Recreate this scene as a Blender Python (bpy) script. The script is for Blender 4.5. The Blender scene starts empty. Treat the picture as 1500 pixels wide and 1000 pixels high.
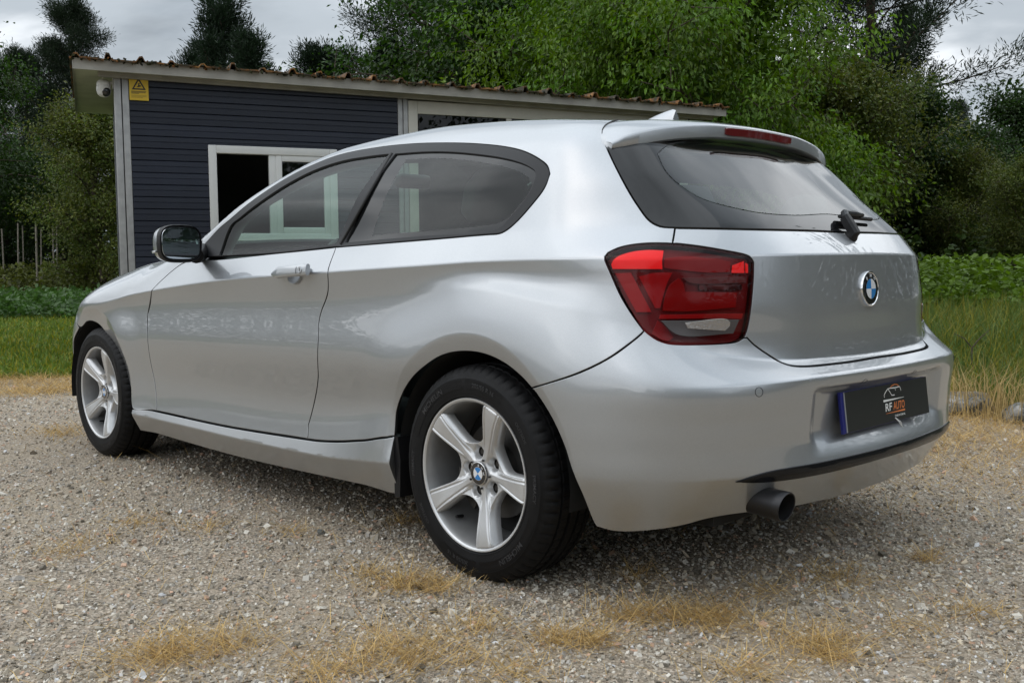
import bpy, bmesh, math, random
import numpy as np
from mathutils import Vector, Matrix
from mathutils.geometry import delaunay_2d_cdt
random.seed(7)
RNG = np.random.default_rng(11)
scene = bpy.context.scene
COL = scene.collection

# ---------------------------------------------------------------- camera
cam_d = bpy.data.cameras.new('camera'); cam = bpy.data.objects.new('camera', cam_d); COL.objects.link(cam)
scene.camera = cam
CAM_YAW, CAM_PITCH, CAM_ROLL = -44.10250193, -4.46885147, -0.46240646
cam_d.sensor_fit = 'HORIZONTAL'; cam_d.sensor_width = 36.0; cam_d.lens = 36.0*1464.33077/1500.0
cam_d.clip_start = .05; cam_d.clip_end = 2000
cam.location = (-2.10399355, 2.73784838, 0.90895315)
cam.rotation_euler = (Matrix.Rotation(math.radians(CAM_YAW-90), 3, 'Z') @ Matrix.Rotation(math.radians(90+CAM_PITCH), 3, 'X')
                      @ Matrix.Rotation(math.radians(CAM_ROLL), 3, 'Z')).to_euler()
# ---------------------------------------------------------------- sky and sun
SUN_EL, SUN_AZ = 56.0, 62.0          # azimuth: direction the light comes from, degrees from +x towards +y
world = bpy.data.worlds.new('World'); scene.world = world; world.use_nodes = True
def build_world():
    nt = world.node_tree; N = nt.nodes; L = nt.links; N.clear()
    out = N.new('ShaderNodeOutputWorld'); bg = N.new('ShaderNodeBackground'); L.new(bg.outputs[0], out.inputs[0])
    sky = N.new('ShaderNodeTexSky'); sky.sky_type = 'NISHITA'; sky.sun_disc = False
    sky.sun_elevation = math.radians(SUN_EL); sky.sun_rotation = math.radians(90-SUN_AZ)
    sky.air_density = 1.0; sky.dust_density = 3.0
    tc = N.new('ShaderNodeTexCoord')
    # clouds live on a plane overhead: direction / height
    sep = N.new('ShaderNodeSeparateXYZ'); L.new(tc.outputs['Generated'], sep.inputs[0])
    mz = N.new('ShaderNodeMath'); mz.operation = 'MAXIMUM'; mz.inputs[1].default_value = 0.0; L.new(sep.outputs[2], mz.inputs[0])
    az = N.new('ShaderNodeMath'); az.operation = 'ADD'; az.inputs[1].default_value = .16; L.new(mz.outputs[0], az.inputs[0])
    dv = N.new('ShaderNodeVectorMath'); dv.operation = 'DIVIDE'; L.new(tc.outputs['Generated'], dv.inputs[0])
    cb = N.new('ShaderNodeCombineXYZ')
    for i in range(3): L.new(az.outputs[0], cb.inputs[i])
    L.new(cb.outputs[0], dv.inputs[1])
    mp = N.new('ShaderNodeMapping'); mp.inputs['Location'].default_value = (3.2, 1.7, 0); mp.inputs['Scale'].default_value = (1, 1, .3)
    L.new(dv.outputs[0], mp.inputs[0])
    n1 = N.new('ShaderNodeTexNoise'); n1.inputs['Scale'].default_value = .55; n1.inputs['Detail'].default_value = 7; n1.inputs['Roughness'].default_value = .52
    n1.inputs['Distortion'].default_value = .35; L.new(mp.outputs[0], n1.inputs[0])
    r1 = N.new('ShaderNodeValToRGB'); r1.color_ramp.interpolation = 'EASE'
    e = r1.color_ramp.elements
    e[0].position = .34; e[0].color = (1.30, 1.52, 1.74, 1)
    e[1].position = .64; e[1].color = (7.6, 7.9, 8.2, 1)
    m = e.new(.49); m.color = (3.1, 3.45, 3.8, 1)
    L.new(n1.outputs[0], r1.inputs[0])
    n2 = N.new('ShaderNodeTexNoise'); n2.inputs['Scale'].default_value = .8; n2.inputs['Detail'].default_value = 4; L.new(mp.outputs[0], n2.inputs[0])
    r2 = N.new('ShaderNodeValToRGB'); r2.color_ramp.elements[0].position = .30; r2.color_ramp.elements[1].position = .42
    r2.color_ramp.elements[0].color = (.80, .80, .80, 1); r2.color_ramp.elements[1].color = (1, 1, 1, 1)
    L.new(n2.outputs[0], r2.inputs[0])
    mx = N.new('ShaderNodeMixRGB'); L.new(r2.outputs[0], mx.inputs[0]); L.new(sky.outputs[0], mx.inputs[1]); L.new(r1.outputs[0], mx.inputs[2])
    # an overcast sky is brightest overhead
    zg = N.new('ShaderNodeMath'); zg.operation = 'MULTIPLY_ADD'; zg.inputs[1].default_value = 1.75; zg.inputs[2].default_value = .56; L.new(mz.outputs[0], zg.inputs[0])
    vm = N.new('ShaderNodeVectorMath'); vm.operation = 'SCALE'; L.new(mx.outputs[0], vm.inputs[0]); L.new(zg.outputs[0], vm.inputs['Scale'])
    L.new(vm.outputs[0], bg.inputs[0]); bg.inputs[1].default_value = .10
build_world()
sun_d = bpy.data.lights.new('sun', 'SUN'); sun_d.energy = .55; sun_d.angle = math.radians(125); sun_d.color = (1, .98, .95)
sun = bpy.data.objects.new('sun', sun_d); COL.objects.link(sun); sun.location = (0, 0, 30)
_sd = Vector((math.cos(math.radians(SUN_EL))*math.cos(math.radians(SUN_AZ)), math.cos(math.radians(SUN_EL))*math.sin(math.radians(SUN_AZ)), math.sin(math.radians(SUN_EL))))
sun.rotation_euler = _sd.to_track_quat('Z', 'Y').to_euler()
vs = scene.view_settings; vs.view_transform = 'Standard'; vs.look = 'None'; vs.exposure = 0.88; vs.gamma = 1.0; vs.use_curve_mapping = False
cy = scene.cycles; cy.use_denoising = True; cy.max_bounces = 12; cy.transparent_max_bounces = 24; cy.diffuse_bounces = 3; cy.glossy_bounces = 5
cy.sample_clamp_indirect = 6; cy.caustics_reflective = False; cy.caustics_refractive = False

# ---------------------------------------------------------------- helpers
def tag(o, label=None, cat=None, group=None, kind=None):
    if label: o['label'] = label
    if cat: o['category'] = cat
    if group: o['group'] = group
    if kind: o['kind'] = kind
    return o
def empty(name, loc=(0, 0, 0), parent=None):
    o = bpy.data.objects.new(name, None); o.location = loc; o.empty_display_size = .1; COL.objects.link(o)
    if parent: o.parent = parent
    return o
def mesh_obj(name, V, Fc, mat, parent=None, nrm=None, smooth=True, mats=None, fmat=None, loc=None):
    me = bpy.data.meshes.new(name)
    me.from_pydata([tuple(map(float, v)) for v in V], [], [tuple(map(int, f)) for f in Fc])
    if mats:
        for m in mats: me.materials.append(m)
        if fmat is not None: me.polygons.foreach_set('material_index', np.asarray(fmat, np.int32))
    elif mat: me.materials.append(mat)
    me.polygons.foreach_set('use_smooth', np.full(len(me.polygons), bool(smooth)))
    me.update()
    if nrm is not None: me.normals_split_custom_set_from_vertices([tuple(map(float, n)) for n in nrm])
    o = bpy.data.objects.new(name, me); COL.objects.link(o)
    if parent: o.parent = parent
    if loc is not None: o.location = loc
    return o
def big_mesh(name, V, tri, mat, parent=None, smooth=False, colors=None, attr='tint'):
    """fast triangle mesh from numpy arrays"""
    me = bpy.data.meshes.new(name); V = np.asarray(V, np.float32); tri = np.asarray(tri, np.int32); k = tri.shape[1]
    me.vertices.add(len(V)); me.vertices.foreach_set('co', V.ravel())
    me.loops.add(tri.size); me.loops.foreach_set('vertex_index', tri.ravel())
    me.polygons.add(len(tri)); me.polygons.foreach_set('loop_start', np.arange(len(tri), dtype=np.int32)*k)
    me.polygons.foreach_set('use_smooth', np.full(len(tri), bool(smooth)))
    if mat: me.materials.append(mat)
    if colors is not None:
        a = me.attributes.new(attr, 'FLOAT_COLOR', 'POINT'); c = np.ones((len(V), 4), np.float32); c[:, :3] = colors; a.data.foreach_set('color', c.ravel())
    me.update(calc_edges=True)
    o = bpy.data.objects.new(name, me); COL.objects.link(o)
    if parent: o.parent = parent
    return o
def obj_from(me, name, parent=None, loc=(0, 0, 0), rotz=0, scale=1):
    o = bpy.data.objects.new(name, me); COL.objects.link(o); o.location = loc; o.rotation_euler = (0, 0, rotz)
    o.scale = (scale,)*3 if np.isscalar(scale) else scale
    if parent: o.parent = parent
    return o
class MB:
    """mesh builder: boxes, tubes, lathes, prisms collected into one mesh"""
    def __init__(s): s.V = []; s.F = []
    def add(s, V, Fc):
        b = len(s.V); s.V += [tuple(v) for v in V]; s.F += [tuple(i+b for i in f) for f in Fc]; return s
    def box(s, x0, x1, y0, y1, z0, z1, bev=0):
        if bev <= 0:
            V = [(x, y, z) for x in (x0, x1) for y in (y0, y1) for z in (z0, z1)]
            return s.add(V, [(0, 1, 3, 2), (4, 6, 7, 5), (0, 4, 5, 1), (2, 3, 7, 6), (0, 2, 6, 4), (1, 5, 7, 3)])
        bm = bmesh.new(); bmesh.ops.create_cube(bm, size=1)
        for v in bm.verts: v.co = Vector(((x0+x1)/2+v.co.x*(x1-x0), (y0+y1)/2+v.co.y*(y1-y0), (z0+z1)/2+v.co.z*(z1-z0)))
        bmesh.ops.bevel(bm, geom=bm.edges[:], offset=bev, segments=3, profile=.5, affect='EDGES')
        s.bm(bm); return s
    def bm(s, bm, M=None):
        bm.verts.index_update(); V = [tuple((M @ v.co) if M else v.co) for v in bm.verts]; Fc = [[v.index for v in f.verts] for f in bm.faces]; bm.free(); s.add(V, Fc); return s
    def tube(s, pts, rad, n=10, cap=True):
        pts = [np.asarray(p, float) for p in pts]; R = rad if hasattr(rad, '__len__') else [rad]*len(pts)
        V = []; prev = None
        for i, p in enumerate(pts):
            d = pts[min(i+1, len(pts)-1)]-pts[max(i-1, 0)]; d = d/(np.linalg.norm(d)+1e-12)
            if prev is None:
                a = np.cross(d, (0, 0, 1)) if abs(d[2]) < .9 else np.cross(d, (1, 0, 0))
            else: a = prev - d*(prev@d)
            a = a/(np.linalg.norm(a)+1e-12); b = np.cross(d, a); prev = a
            for j in range(n):
                t = 2*math.pi*j/n; V.append(p + R[i]*(a*math.cos(t)+b*math.sin(t)))
        Fc = [(i*n+j, i*n+(j+1) % n, (i+1)*n+(j+1) % n, (i+1)*n+j) for i in range(len(pts)-1) for j in range(n)]
        if cap: Fc += [tuple(range(n))[::-1], tuple(range((len(pts)-1)*n, len(pts)*n))]
        return s.add(V, Fc)
    def lathe_y(s, prof, n=64, c=(0, 0, 0)):
        """profile (r, y) turned about the y axis"""
        V = [(c[0]+r*math.cos(2*math.pi*j/n), c[1]+y, c[2]+r*math.sin(2*math.pi*j/n)) for r, y in prof for j in range(n)]
        Fc = [(i*n+j, (i+1)*n+j, (i+1)*n+(j+1) % n, i*n+(j+1) % n) for i in range(len(prof)-1) for j in range(n)]
        return s.add(V, Fc)
    def obj(s, name, mat, parent=None, smooth=True, auto=35, loc=None):
        o = mesh_obj(name, s.V, s.F, mat, parent, smooth=smooth, loc=loc)
        if smooth and auto: o.data.set_sharp_from_angle(angle=math.radians(auto))
        return o

# ---------------------------------------------------------------- materials
MAT = {}
def new_mat(name):
    m = bpy.data.materials.new(name); m.use_nodes = True; MAT[name] = m
    nt = m.node_tree; return m, nt, nt.nodes, nt.links, nt.nodes['Principled BSDF']
def simple(name, col, rough=.5, metal=0., coat=0., spec=.5, noise=0., nscale=40., bump=0., bscale=200.):
    m, nt, N, L, p = new_mat(name)
    p.inputs['Base Color'].default_value = (*col, 1); p.inputs['Roughness'].default_value = rough; p.inputs['Metallic'].default_value = metal
    p.inputs['Coat Weight'].default_value = coat; p.inputs['Coat Roughness'].default_value = .04; p.inputs['Specular IOR Level'].default_value = spec
    if noise or bump:
        tc = N.new('ShaderNodeTexCoord')
    if noise:
        n = N.new('ShaderNodeTexNoise'); n.inputs['Scale'].default_value = nscale; n.inputs['Detail'].default_value = 5; L.new(tc.outputs['Object'], n.inputs[0])
        r = N.new('ShaderNodeValToRGB'); r.color_ramp.elements[0].position = .3; r.color_ramp.elements[1].position = .7
        r.color_ramp.elements[0].color = (*[c*(1-noise) for c in col], 1); r.color_ramp.elements[1].color = (*[min(1, c*(1+noise)) for c in col], 1)
        L.new(n.outputs[0], r.inputs[0]); L.new(r.outputs[0], p.inputs['Base Color'])
    if bump:
        n = N.new('ShaderNodeTexNoise'); n.inputs['Scale'].default_value = bscale; n.inputs['Detail'].default_value = 4; L.new(tc.outputs['Object'], n.inputs[0])
        b = N.new('ShaderNodeBump'); b.inputs['Strength'].default_value = bump; b.inputs['Distance'].default_value = .002; L.new(n.outputs[0], b.inputs['Height']); L.new(b.outputs[0], p.inputs['Normal'])
    return m
def glassy(name, tint, ior=1.5, rough=0.0, refl=1.0):
    m, nt, N, L, p = new_mat(name); N.remove(p); out = N['Material Output']
    tr = N.new('ShaderNodeBsdfTransparent'); tr.inputs[0].default_value = (*tint, 1)
    gl = N.new('ShaderNodeBsdfGlossy'); gl.inputs['Roughness'].default_value = rough; gl.inputs[0].default_value = (refl, refl, refl, 1)
    fr = N.new('ShaderNodeFresnel'); ge = N.new('ShaderNodeNewGeometry'); ma = N.new('ShaderNodeMath'); ma.operation = 'MULTIPLY_ADD'
    ma.inputs[1].default_value = 1/ior-ior; ma.inputs[2].default_value = ior; L.new(ge.outputs['Backfacing'], ma.inputs[0]); L.new(ma.outputs[0], fr.inputs[0])   # a pane reflects alike from both sides
    mx = N.new('ShaderNodeMixShader'); L.new(fr.outputs[0], mx.inputs[0]); L.new(tr.outputs[0], mx.inputs[1]); L.new(gl.outputs[0], mx.inputs[2]); L.new(mx.outputs[0], out.inputs[0])
    return m
def paint():
    m, nt, N, L, p = new_mat('silver_paint')
    tc = N.new('ShaderNodeTexCoord')
    n = N.new('ShaderNodeTexVoronoi'); n.inputs['Scale'].default_value = 900; L.new(tc.outputs['Object'], n.inputs[0])
    r = N.new('ShaderNodeValToRGB'); r.color_ramp.elements[0].color = (.375, .392, .410, 1); r.color_ramp.elements[1].color = (.435, .452, .470, 1); L.new(n.outputs['Color'], r.inputs[0])
    # road dust towards the sills, with a shape of its own
    sep = N.new('ShaderNodeSeparateXYZ'); L.new(tc.outputs['Object'], sep.inputs[0])
    mr = N.new('ShaderNodeMapRange'); mr.inputs[1].default_value = .50; mr.inputs[2].default_value = .16; mr.inputs[3].default_value = 0; mr.inputs[4].default_value = .55; L.new(sep.outputs[2], mr.inputs[0])
    nd = N.new('ShaderNodeTexNoise'); nd.inputs['Scale'].default_value = 9; nd.inputs['Detail'].default_value = 8; nd.inputs['Roughness'].default_value = .7; L.new(tc.outputs['Object'], nd.inputs[0])
    mu = N.new('ShaderNodeMath'); mu.operation = 'MULTIPLY'; L.new(mr.outputs[0], mu.inputs[0]); L.new(nd.outputs[0], mu.inputs[1])
    mx = N.new('ShaderNodeMixRGB'); mx.inputs[2].default_value = (.26, .25, .22, 1); L.new(mu.outputs[0], mx.inputs[0]); L.new(r.outputs[0], mx.inputs[1]); L.new(mx.outputs[0], p.inputs['Base Color'])
    p.inputs['Metallic'].default_value = .76; p.inputs['Roughness'].default_value = .41
    p.inputs['Coat Weight'].default_value = 1.0; p.inputs['Coat IOR'].default_value = 1.72
    rc = N.new('ShaderNodeMath'); rc.operation = 'MULTIPLY_ADD'; rc.inputs[1].default_value = .35; rc.inputs[2].default_value = .015; L.new(mu.outputs[0], rc.inputs[0]); L.new(rc.outputs[0], p.inputs['Coat Roughness'])
paint()
simple('black_plastic', (.010, .010, .011), .45, spec=.3)
simple('satin_black', (.014, .015, .017), .40, spec=.25)
simple('gloss_black', (.008, .008, .009), .08, coat=.6)
simple('rubber_gap_black', (.012, .012, .012), .6)  # rubber of the seals, also the shade painted inside shut lines
simple('underbody', (.012, .012, .012), .9)
simple('liner', (.055, .057, .058), .8, bump=.2, bscale=300)
simple('headliner', (.24, .24, .235), .9)
simple('strip_black', (.007, .007, .008), .22, spec=.25)
simple('seat_cloth', (.085, .088, .09), .85, bump=.4, bscale=500)
simple('grey_trim', (.30, .31, .31), .6)
simple('chrome', (.75, .76, .77), .08, 1.0)
simple('chrome_soft', (.62, .63, .65), .22, 1.0)
simple('barrel_shaded', (.30, .30, .30), .45, .5, noise=.08, nscale=20)  # rim silver made darker: shade inside the wheel put into the colour
simple('rim_silver', (.60, .605, .61), .36, .55, coat=.25, noise=.04, nscale=30)
simple('brake_steel', (.10, .097, .093), .5, .7)
simple('cast_iron', (.05, .045, .04), .7, .4)
simple('tyre_rubber', (.0065, .0065, .007), .62, noise=.35, nscale=14, bump=.25, bscale=350, spec=.22)
simple('tyre_print', (.034, .034, .036), .5, spec=.3)
simple('tyre_band', (.005, .005, .0055), .5, spec=.2)
simple('emblem_blue', (.02, .20, .52), .25, coat=1)
simple('emblem_white', (.75, .76, .77), .25, coat=1)
simple('emblem_black', (.010, .010, .012), .18, coat=1)
simple('plate_black', (.014, .017, .017), .42, spec=.3)
simple('plate_blue', (.006, .010, .14), .35)
simple('print_white', (.74, .74, .72), .5)
simple('print_orange', (.66, .19, .05), .5)
simple('lamp_bright_red', (.95, .012, .012), .30, coat=.4)
simple('lamp_mid_red', (.26, .006, .010), .35)
simple('lamp_pink_red', (.25, .008, .014), .35)
simple('lamp_deep_red', (.17, .001, .002), .30)
simple('lamp_dark_red', (.095, .004, .008), .35)
simple('lamp_smoke', (.07, .062, .062), .25)
simple('lamp_clear', (.40, .37, .35), .2, .6, bump=.9, bscale=140)
simple('pipe_steel', (.045, .045, .048), .38, .8)
simple('pipe_soot', (.006, .006, .006), .95)
glassy('lamp_lens', (.95, .48, .48), 1.45, refl=.45)
glassy('clear_lens', (.9, .92, .92), 1.48)
glassy('window_glass', (.76, .90, .84), 1.46, refl=.75)
glassy('dark_glass', (.56, .68, .63), 1.46, refl=.75)
glassy('rear_glass', (.56, .67, .63), 1.62)
simple('window_frit', (.006, .0065, .007), .04, spec=.42)
simple('mirror_glass', (.62, .66, .70), .02, 1.0)
# ---------------------------------------------------------------- body surface of the car (car coordinates:
# x forward from the rear axle, y to the car's left, z up; metres)
XC, XF, RFF = 0.10, 2.75, 0.80

def cspline(xk, yk, end0=None):
    """C2 cubic spline; zero slope at both ends (symmetry planes)."""
    xk = np.asarray(xk, float); yk = np.asarray(yk, float); n = len(xk)
    h = np.diff(xk); A = np.zeros((n, n)); b = np.zeros(n)
    A[0, 0] = 1; A[-1, -1] = 1
    for i in range(1, n - 1):
        A[i, i-1] = 1/h[i-1]; A[i, i] = 2*(1/h[i-1] + 1/h[i]); A[i, i+1] = 1/h[i]
        b[i] = 3*((yk[i]-yk[i-1])/h[i-1]**2 + (yk[i+1]-yk[i])/h[i]**2)
    return xk, yk, np.linalg.solve(A, b)

def pchip(xk, yk):
    xk = np.asarray(xk, float); yk = np.asarray(yk, float)
    h = np.diff(xk); dl = np.diff(yk)/h; m = np.zeros(len(xk))
    for i in range(1, len(xk)-1):
        if dl[i-1]*dl[i] > 0:
            w1 = 2*h[i] + h[i-1]; w2 = h[i] + 2*h[i-1]
            m[i] = (w1+w2)/(w1/dl[i-1] + w2/dl[i])
    return xk, yk, m

def hev(sp, x):
    xk, yk, m = sp
    x = np.clip(x, xk[0], xk[-1])
    i = np.clip(np.searchsorted(xk, x) - 1, 0, len(xk)-2)
    h = xk[i+1]-xk[i]; t = (x-xk[i])/h
    return (yk[i]*(1+2*t)*(1-t)**2 + h*m[i]*t*(1-t)**2 + yk[i+1]*t*t*(3-2*t) + h*m[i+1]*t*t*(t-1))

def sstep(a, b, x):
    t = np.clip((x-a)/(b-a), 0, 1); return t*t*(3-2*t)

def ud(deg):   # rear fan angle -> u
    return XC - math.radians(deg)
def uf(deg):   # front fan angle -> u
    return XF + math.radians(deg)*RFF

_base = [(ud(90), .930), (ud(71.9), .962), (ud(60.5), 1.016), (ud(52.4), 1.053), (ud(46.3), 1.068), (ud(39.8), 1.058),
         (ud(32.8), 1.014), (ud(24), .951), (ud(15), .900), (ud(6), .8755), (.30, .8685), (.6, .867), (1.0, .866), (1.6, .866), (2.2, .867),
         (2.69, .868), (uf(20), .872), (uf(40), .868), (uf(60), .768), (uf(90), .70)]
BASE = cspline(*zip(*_base))
_st = [ud(90), ud(68), ud(52), ud(40), ud(25), ud(6.6), .30, .80, 1.40, 2.20, 2.69, uf(40), uf(90)]
# columns:   R0    R1    C2    C1    Q2    RW    Q     D3    D2    D1    W     FC    F
_Z = [
 [.243, .240, .240, .228, .215, .200, .180, .172, .165, .165, .180, .180, .180],   # 0 bottom
 [.372, .370, .372, .368, .350, .320, .298, .258, .250, .250, .280, .290, .290],   # 1 sill crease / strip
 [.440, .440, .440, .440, .430, .410, .385, .306, .287, .283, .360, .380, .380],   # 2 sill top
 [.500, .500, .500, .500, .500, .490, .470, .420, .405, .400, .470, .480, .480],   # 3 lower door hollow
 [.610, .609, .606, .600, .600, .600, .610, .610, .605, .600, .600, .600, .600],   # 4 bulge / bumper edge
 [.640, .646, .672, .745, .800, .835, .818, .792, .772, .745, .700, .680, .680],   # 5 below swage / hatch bottom
 [.800, .800, .810, .840, .862, .878, .862, .838, .818, .772, .715, .700, .700],   # 6
 [.928, .926, .924, .922, .920, .915, .902, .882, .856, .790, .730, .720, .720],   # 7 swage crease / hatch crease
 [.997, .997, 1.000, 1.002, 1.003, .997, .985, .965, .944, .910, .880, .860, .86],  # 8 belt
 [1.15]*13,
 [1.29]*13,
 [1.46]*13,
]
_D = [
 [-.080, -.080, -.085, -.062, -.040, -.040, -.042, -.045, -.045, -.045, -.05, -.07, -.08],
 [ .012,  .006, -.008, -.010, -.006,  .000,  .002,  .002,  .001,  .000, -.005, -.02, -.02],
 [-.012, -.010, -.006, -.006, -.004, -.004, -.010, -.012, -.012, -.010, -.005, -.01, -.01],
 [-.008, -.006, -.002, -.002, -.002, -.004, -.020, -.028, -.028, -.020, -.006, .00, .00],
 [.000, .000, .000, .000, .000, 0.003, 0.003, -.002, -.003, -.004, -.004, -.004, -.004],
 [-.068, -.070, -.088, -.062, -0.036, -0.031, -0.021, -.015, -.016, -.014, -.010, -.03, -.03],
 [-.076, -.080, -.103, -.080, -0.06, -0.042, -0.018, -.009, -.010, -.009, -.006, -.04, -.04],
 [-.083, -.092, -.122, -.092, -0.06, -0.038, -0.012, -.002, -.003, -.004, -.004, -.05, -.05],
 [-.230, -.228, -.218, -.185, -0.12, -0.088, -.068, -.068, -.070, -.075, -.090, -.14, -.14],
 [-.370, -.3765, -.380, -.300, -.205, -.155, -.140, -.135, -.135, -.135, -.140, -.20, -.20],
 [-.515, -.532, -.545, -.455, -.300, -.250, -.232, -.227, -.225, -.225, -.225, -.30, -.30],
 [-.670, -.705, -.733, -.638, -.440, -.385, -.365, -.36, -.36, -.36, -.36, -.45, -.45],
]
_C = [  # crease strength
 [0]*13,
 [1, 1, .6, .2, .2, .6, 1, 1, 1, 1, .6, 0, 0],
 [.5, .5, .3, 0, 0, 0, .4, .6, .6, .5, 0, 0, 0],
 [0]*13,
 [.9, .9, .5, 0, 0, 0, 0, 0, 0, 0, 0, 0, 0],
 [.9, .9, .5, .2, .3, .3, .2, .2, .2, .1, 0, 0, 0],
 [0]*13,
 [1, 1, .9, .6, .8, 1, 1, 1, 1, 1, .2, 0, 0],
 [.3, .3, .3, .2, .2, .3, .4, .4, .4, .3, 0, 0, 0],
 [0]*13, [0]*13, [0]*13,
]
BASE = cspline(*zip(*sorted(_base)))
for _k, _rr in ((8, (.778, .822, .870, .873)), (9, (.603, .634, .700, .758)), (10, (.435, .462, .528, .612)), (11, (.25, .2665, .311, .42))):
    for _c in range(4): _D[_k][_c] = _rr[_c] - float(hev(BASE, np.array([_st[_c]]))[0])
_rev = np.argsort(_st)
ZL = [pchip(np.array(_st)[_rev], np.array(r, float)[_rev]) for r in _Z]
DL = [(cspline if i >= 8 else pchip)(np.array(_st)[_rev], np.array(r, float)[_rev]) for i, r in enumerate(_D)]
CL = [pchip(np.array(_st)[_rev], np.array(r, float)[_rev]) for r in _C]
BASE = cspline(*zip(*sorted(_base)))
NL = len(ZL)
# tabulate over u for speed
_ug = np.linspace(ud(90), uf(90), 1601)
_TZ = np.stack([hev(s, _ug) for s in ZL]); _TR = np.stack([hev(s, _ug) for s in DL]) + hev(BASE, _ug)[None]
_TC = np.stack([hev(s, _ug) for s in CL])

def _slopes(Z, R, C):
    h = np.diff(Z, axis=0); d = np.diff(R, axis=0)/h
    m = np.zeros_like(Z)
    m[1:-1] = (d[:-1]*h[1:] + d[1:]*h[:-1])/(h[1:]+h[:-1])
    m[0] = d[0]; m[-1] = d[-1]
    # limit overshoot
    up = m.copy(); dn = m.copy()           # slope used above / below the line
    up[:-1] = C[:-1]*(1.15*d - .15*m[1:]) + (1-C[:-1])*m[:-1]
    dn[1:] = C[1:]*(1.15*d - .15*m[:-1]) + (1-C[1:])*m[1:]
    return up, dn
_TU, _TD = _slopes(_TZ, _TR, _TC)

def _lut(T, fi, i0):
    return T[:, i0]*(1-fi) + T[:, i0+1]*fi

def R_of(u, z):
    s = np.clip((u-_ug[0])/(_ug[1]-_ug[0]), 0, len(_ug)-1.001)
    i0 = s.astype(int); fi = s-i0
    Z = _lut(_TZ, fi, i0); Rr = _lut(_TR, fi, i0); U = _lut(_TU, fi, i0); Dn = _lut(_TD, fi, i0)
    n = np.arange(len(u)); out = 0
    for dz, w in ((-.0036, .2), (-.0018, .2), (0, .2), (.0018, .2), (.0036, .2)):
        zz = z+dz
        k = np.clip((zz[None] > Z).sum(0)-1, 0, NL-2)
        z0 = Z[k, n]; h = Z[k+1, n]-z0; t = (zz-z0)/h
        tc = np.clip(t, 0, 1)
        r0, r1, m0, m1 = Rr[k, n], Rr[k+1, n], U[k, n]*h, Dn[k+1, n]*h
        v = r0*(1+2*tc)*(1-tc)**2 + m0*tc*(1-tc)**2 + r1*tc*tc*(3-2*tc) + m1*tc*tc*(tc-1)
        v = v + (t-tc)*np.where(t > 1, m1, m0)
        out = out + w*v
    return out

def u_of(x, y):
    """stadium chart; y >= 0"""
    rear = x < XC; front = x > XF
    u = np.where(rear, XC - np.arctan2(np.maximum(XC-x, 0), np.maximum(y, 1e-9)), x)
    u = np.where(front, XF + RFF*np.arctan2(np.maximum(x-XF, 0), np.maximum(y, 1e-9)), u)
    rho = np.where(rear, np.hypot(x-XC, y), np.where(front, np.hypot(x-XF, y), y))
    return u, rho

_prof = [(3.6, .44), (3.48, .61), (3.38, .70), (3.25, .778), (3.05, .862), (2.75, .935), (2.4, .985), (2.15, 1.008), (2.07, 1.020), (1.95, 1.066), (1.80, 1.133),
         (1.62, 1.214), (1.42, 1.287), (1.24, 1.339), (1.06, 1.372), (.85, 1.386), (.55, 1.394), (.25, 1.383), (0., 1.364), (-.15, 1.346), (-.3, 1.328), (-.7, 1.27)]
_pp = sorted(_prof)
PROF = pchip(*zip(*_pp))
PROF[2][0] = .16

def Ztop(x, y):
    a = .24*sstep(.6, 1.3, x)
    c = .085 + .06*sstep(1.9, 2.3, x)
    s = sstep(1.9, 2.4, x)
    return hev(PROF, x + a*y*y) - c*y*y + s*.020*sstep(.35, .62, np.abs(y))

WHEELS = [(0., .308), (2.69, .308)]
ARCH_R = .348

def flare(x, z):
    f = 0
    for wx, wz in WHEELS:
        r = np.hypot(x-wx, z-wz)
        f = f + np.where(z > .16, .011*sstep(.60, .415, r), 0)
        q = np.clip(.408-r, 0, .12)
        f = f - .40*q*q/(q+.012) * sstep(.25, .40, z)
    return f

def recess(u, y, z):
    return -.024*sstep(.405, .345, y)*sstep(.392, .466, z)*sstep(.583, .563, z)*(u < ud(52))

def smax(a, b, k):
    h = np.maximum(k-np.abs(a-b), 0)/k
    return np.maximum(a, b) + h*h*k*.25

def F(P):
    x = P[:, 0]; y = np.abs(P[:, 1]); z = P[:, 2]
    u, rho = u_of(x, y)
    a = rho - R_of(u, z) - flare(x, z)*(y > .5) - recess(u, y, z)
    b = (z - Ztop(x, y))*.95
    k = .085 - .045*sstep(.9, 1.3, x) + .04*sstep(2.0, 2.3, x)
    return smax(a, b, k)

def normals(P):
    e = 1e-4; g = np.zeros_like(P)
    for i in range(3):
        d = np.zeros(3); d[i] = e
        g[:, i] = F(P+d)-F(P-d)
    return g/np.linalg.norm(g, axis=1, keepdims=True)

def bisect(O, D, lo, hi, n=34):
    lo = np.full(len(O), lo, float); hi = np.full(len(O), hi, float)
    for _ in range(n):
        m = .5*(lo+hi); s = F(O+D*m[:, None]) < 0
        lo = np.where(s, m, lo); hi = np.where(s, hi, m)
    return O + D*(.5*(lo+hi))[:, None]

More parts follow.
